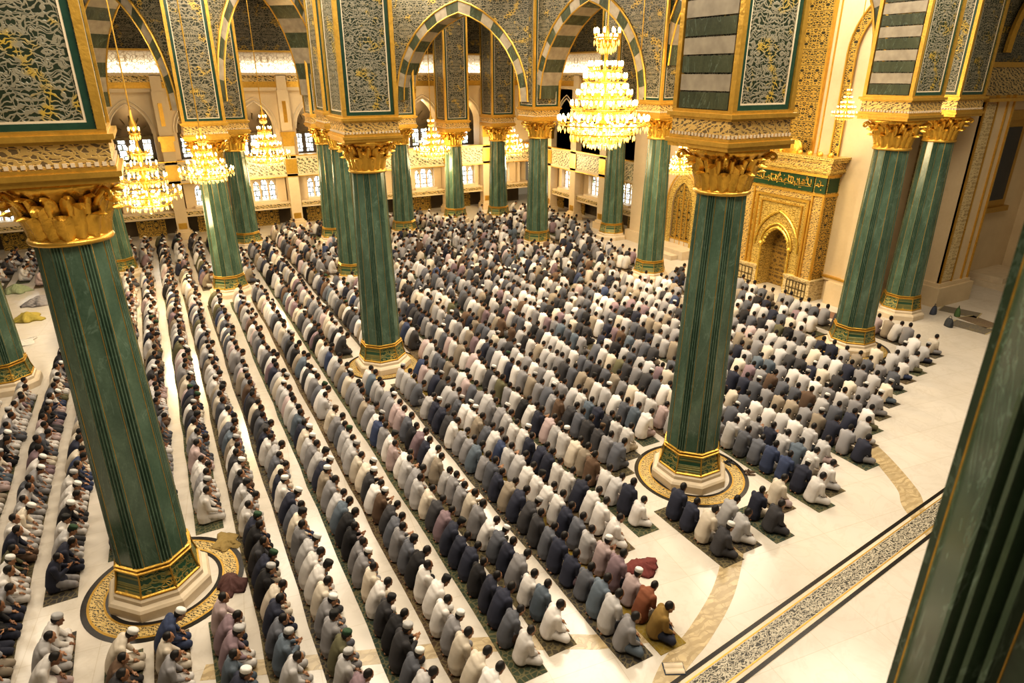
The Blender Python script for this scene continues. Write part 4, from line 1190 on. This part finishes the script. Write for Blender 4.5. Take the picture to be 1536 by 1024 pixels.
mat('reddish mat on the floor before the prayer niche, by the brown bag', 30.6, 21.4, 1.0, 1.7, .2, (.22,.10,.07))

# ================================================================== light
def area(name, x, y, z, sx, sy, power, col, rot=(0,0,0)):
    l = bpy.data.lights.new(name, 'AREA'); l.shape = 'RECTANGLE'; l.size = sx*S; l.size_y = sy*S; l.energy = power; l.color = col
    o = bpy.data.objects.new(name, l); COL.objects.link(o); o.location = (x, y, z); o.rotation_euler = rot
    return o
for (x, y, e) in ((2,10,3600),(14,9,3800),(26,12,3200),(-10,20,2600),(4,24,4000),(17,22,4200),(29,23,3000),(-8,36,2600),(5,37,3600),(18,36,3800),(27,41,2600),(6,48,2600),(18,47,2800)):
    area('overhead_fill', x, y, 17.6, 7, 7, e*.30, (1, .87, .69))  # unseen area lights added as warm fill from above
# unseen point lights added to brighten the dark upper galleries
for x in BAYS[3:]:
    l = bpy.data.lights.new('gallery_fill', 'POINT'); l.energy = 90; l.color = (1, .78, .48); l.shadow_soft_size = .3
    o = bpy.data.objects.new('gallery_fill', l); COL.objects.link(o); o.location = (x, 58.3, 9.6)
for y in (54.2, 50.6, 46.3, 42.2):
    l = bpy.data.lights.new('gallery_fill', 'POINT'); l.energy = 90; l.color = (1, .78, .48); l.shadow_soft_size = .3
    o = bpy.data.objects.new('gallery_fill', l); COL.objects.link(o); o.location = (33.8, y, 9.6)
# warm spots added high in the hall to brighten the niche
def spot(name, loc, tgt, power, col, ang, blend=.6, soft=.4):
    l = bpy.data.lights.new(name, 'SPOT'); l.energy = power; l.color = col; l.spot_size = ang; l.spot_blend = blend; l.shadow_soft_size = soft
    o = bpy.data.objects.new(name, l); COL.objects.link(o); o.location = loc
    o.rotation_euler = (Vector(tgt)-Vector(loc)).to_track_quat('-Z', 'Y').to_euler()
spot('niche_wash', (24, 21, 13.5), (31.5, 26, 4), 1100, (1, .76, .30), R(48))
spot('niche_wash', (25, 30, 13.5), (31.5, 26, 3), 700, (1, .76, .30), R(50))
W = bpy.data.worlds.new('hall_air'); SC.world = W; W.use_nodes = True
bg = W.node_tree.nodes['Background']; bg.inputs[0].default_value = (1, .80, .52, 1); bg.inputs[1].default_value = .16

# ================================================================== camera
cam = bpy.data.cameras.new('camera'); co = bpy.data.objects.new('camera', cam); COL.objects.link(co); SC.camera = co
cam.sensor_width = 36; cam.lens = 36*FOC/1536; cam.clip_end = 300
co.location = (0, 0, CAM_H)
fwd = Vector((sin(YAW)*cos(PITCH), cos(YAW)*cos(PITCH), -sin(PITCH)))
co.rotation_euler = fwd.to_track_quat('-Z', 'Y').to_euler()
cam.dof.use_dof = True; cam.dof.focus_distance = 24*S; cam.dof.aperture_fstop = 2.0

SC.view_settings.view_transform = 'Standard'
SC.view_settings.look = 'Medium High Contrast'
SC.view_settings.exposure = 0.0
SC.cycles.use_denoising = True
SC.cycles.max_bounces = 6; SC.cycles.diffuse_bounces = 3; SC.cycles.glossy_bounces = 3
SC.cycles.sample_clamp_indirect = 6.0; SC.cycles.sample_clamp_direct = 40.0

# bring the working unit to metres
done = set()
for o in bpy.data.objects:
    o.location = o.location*S
    if o.type == 'MESH' and o.data.name not in done:
        done.add(o.data.name); o.data.transform(Matrix.Scale(S, 4))
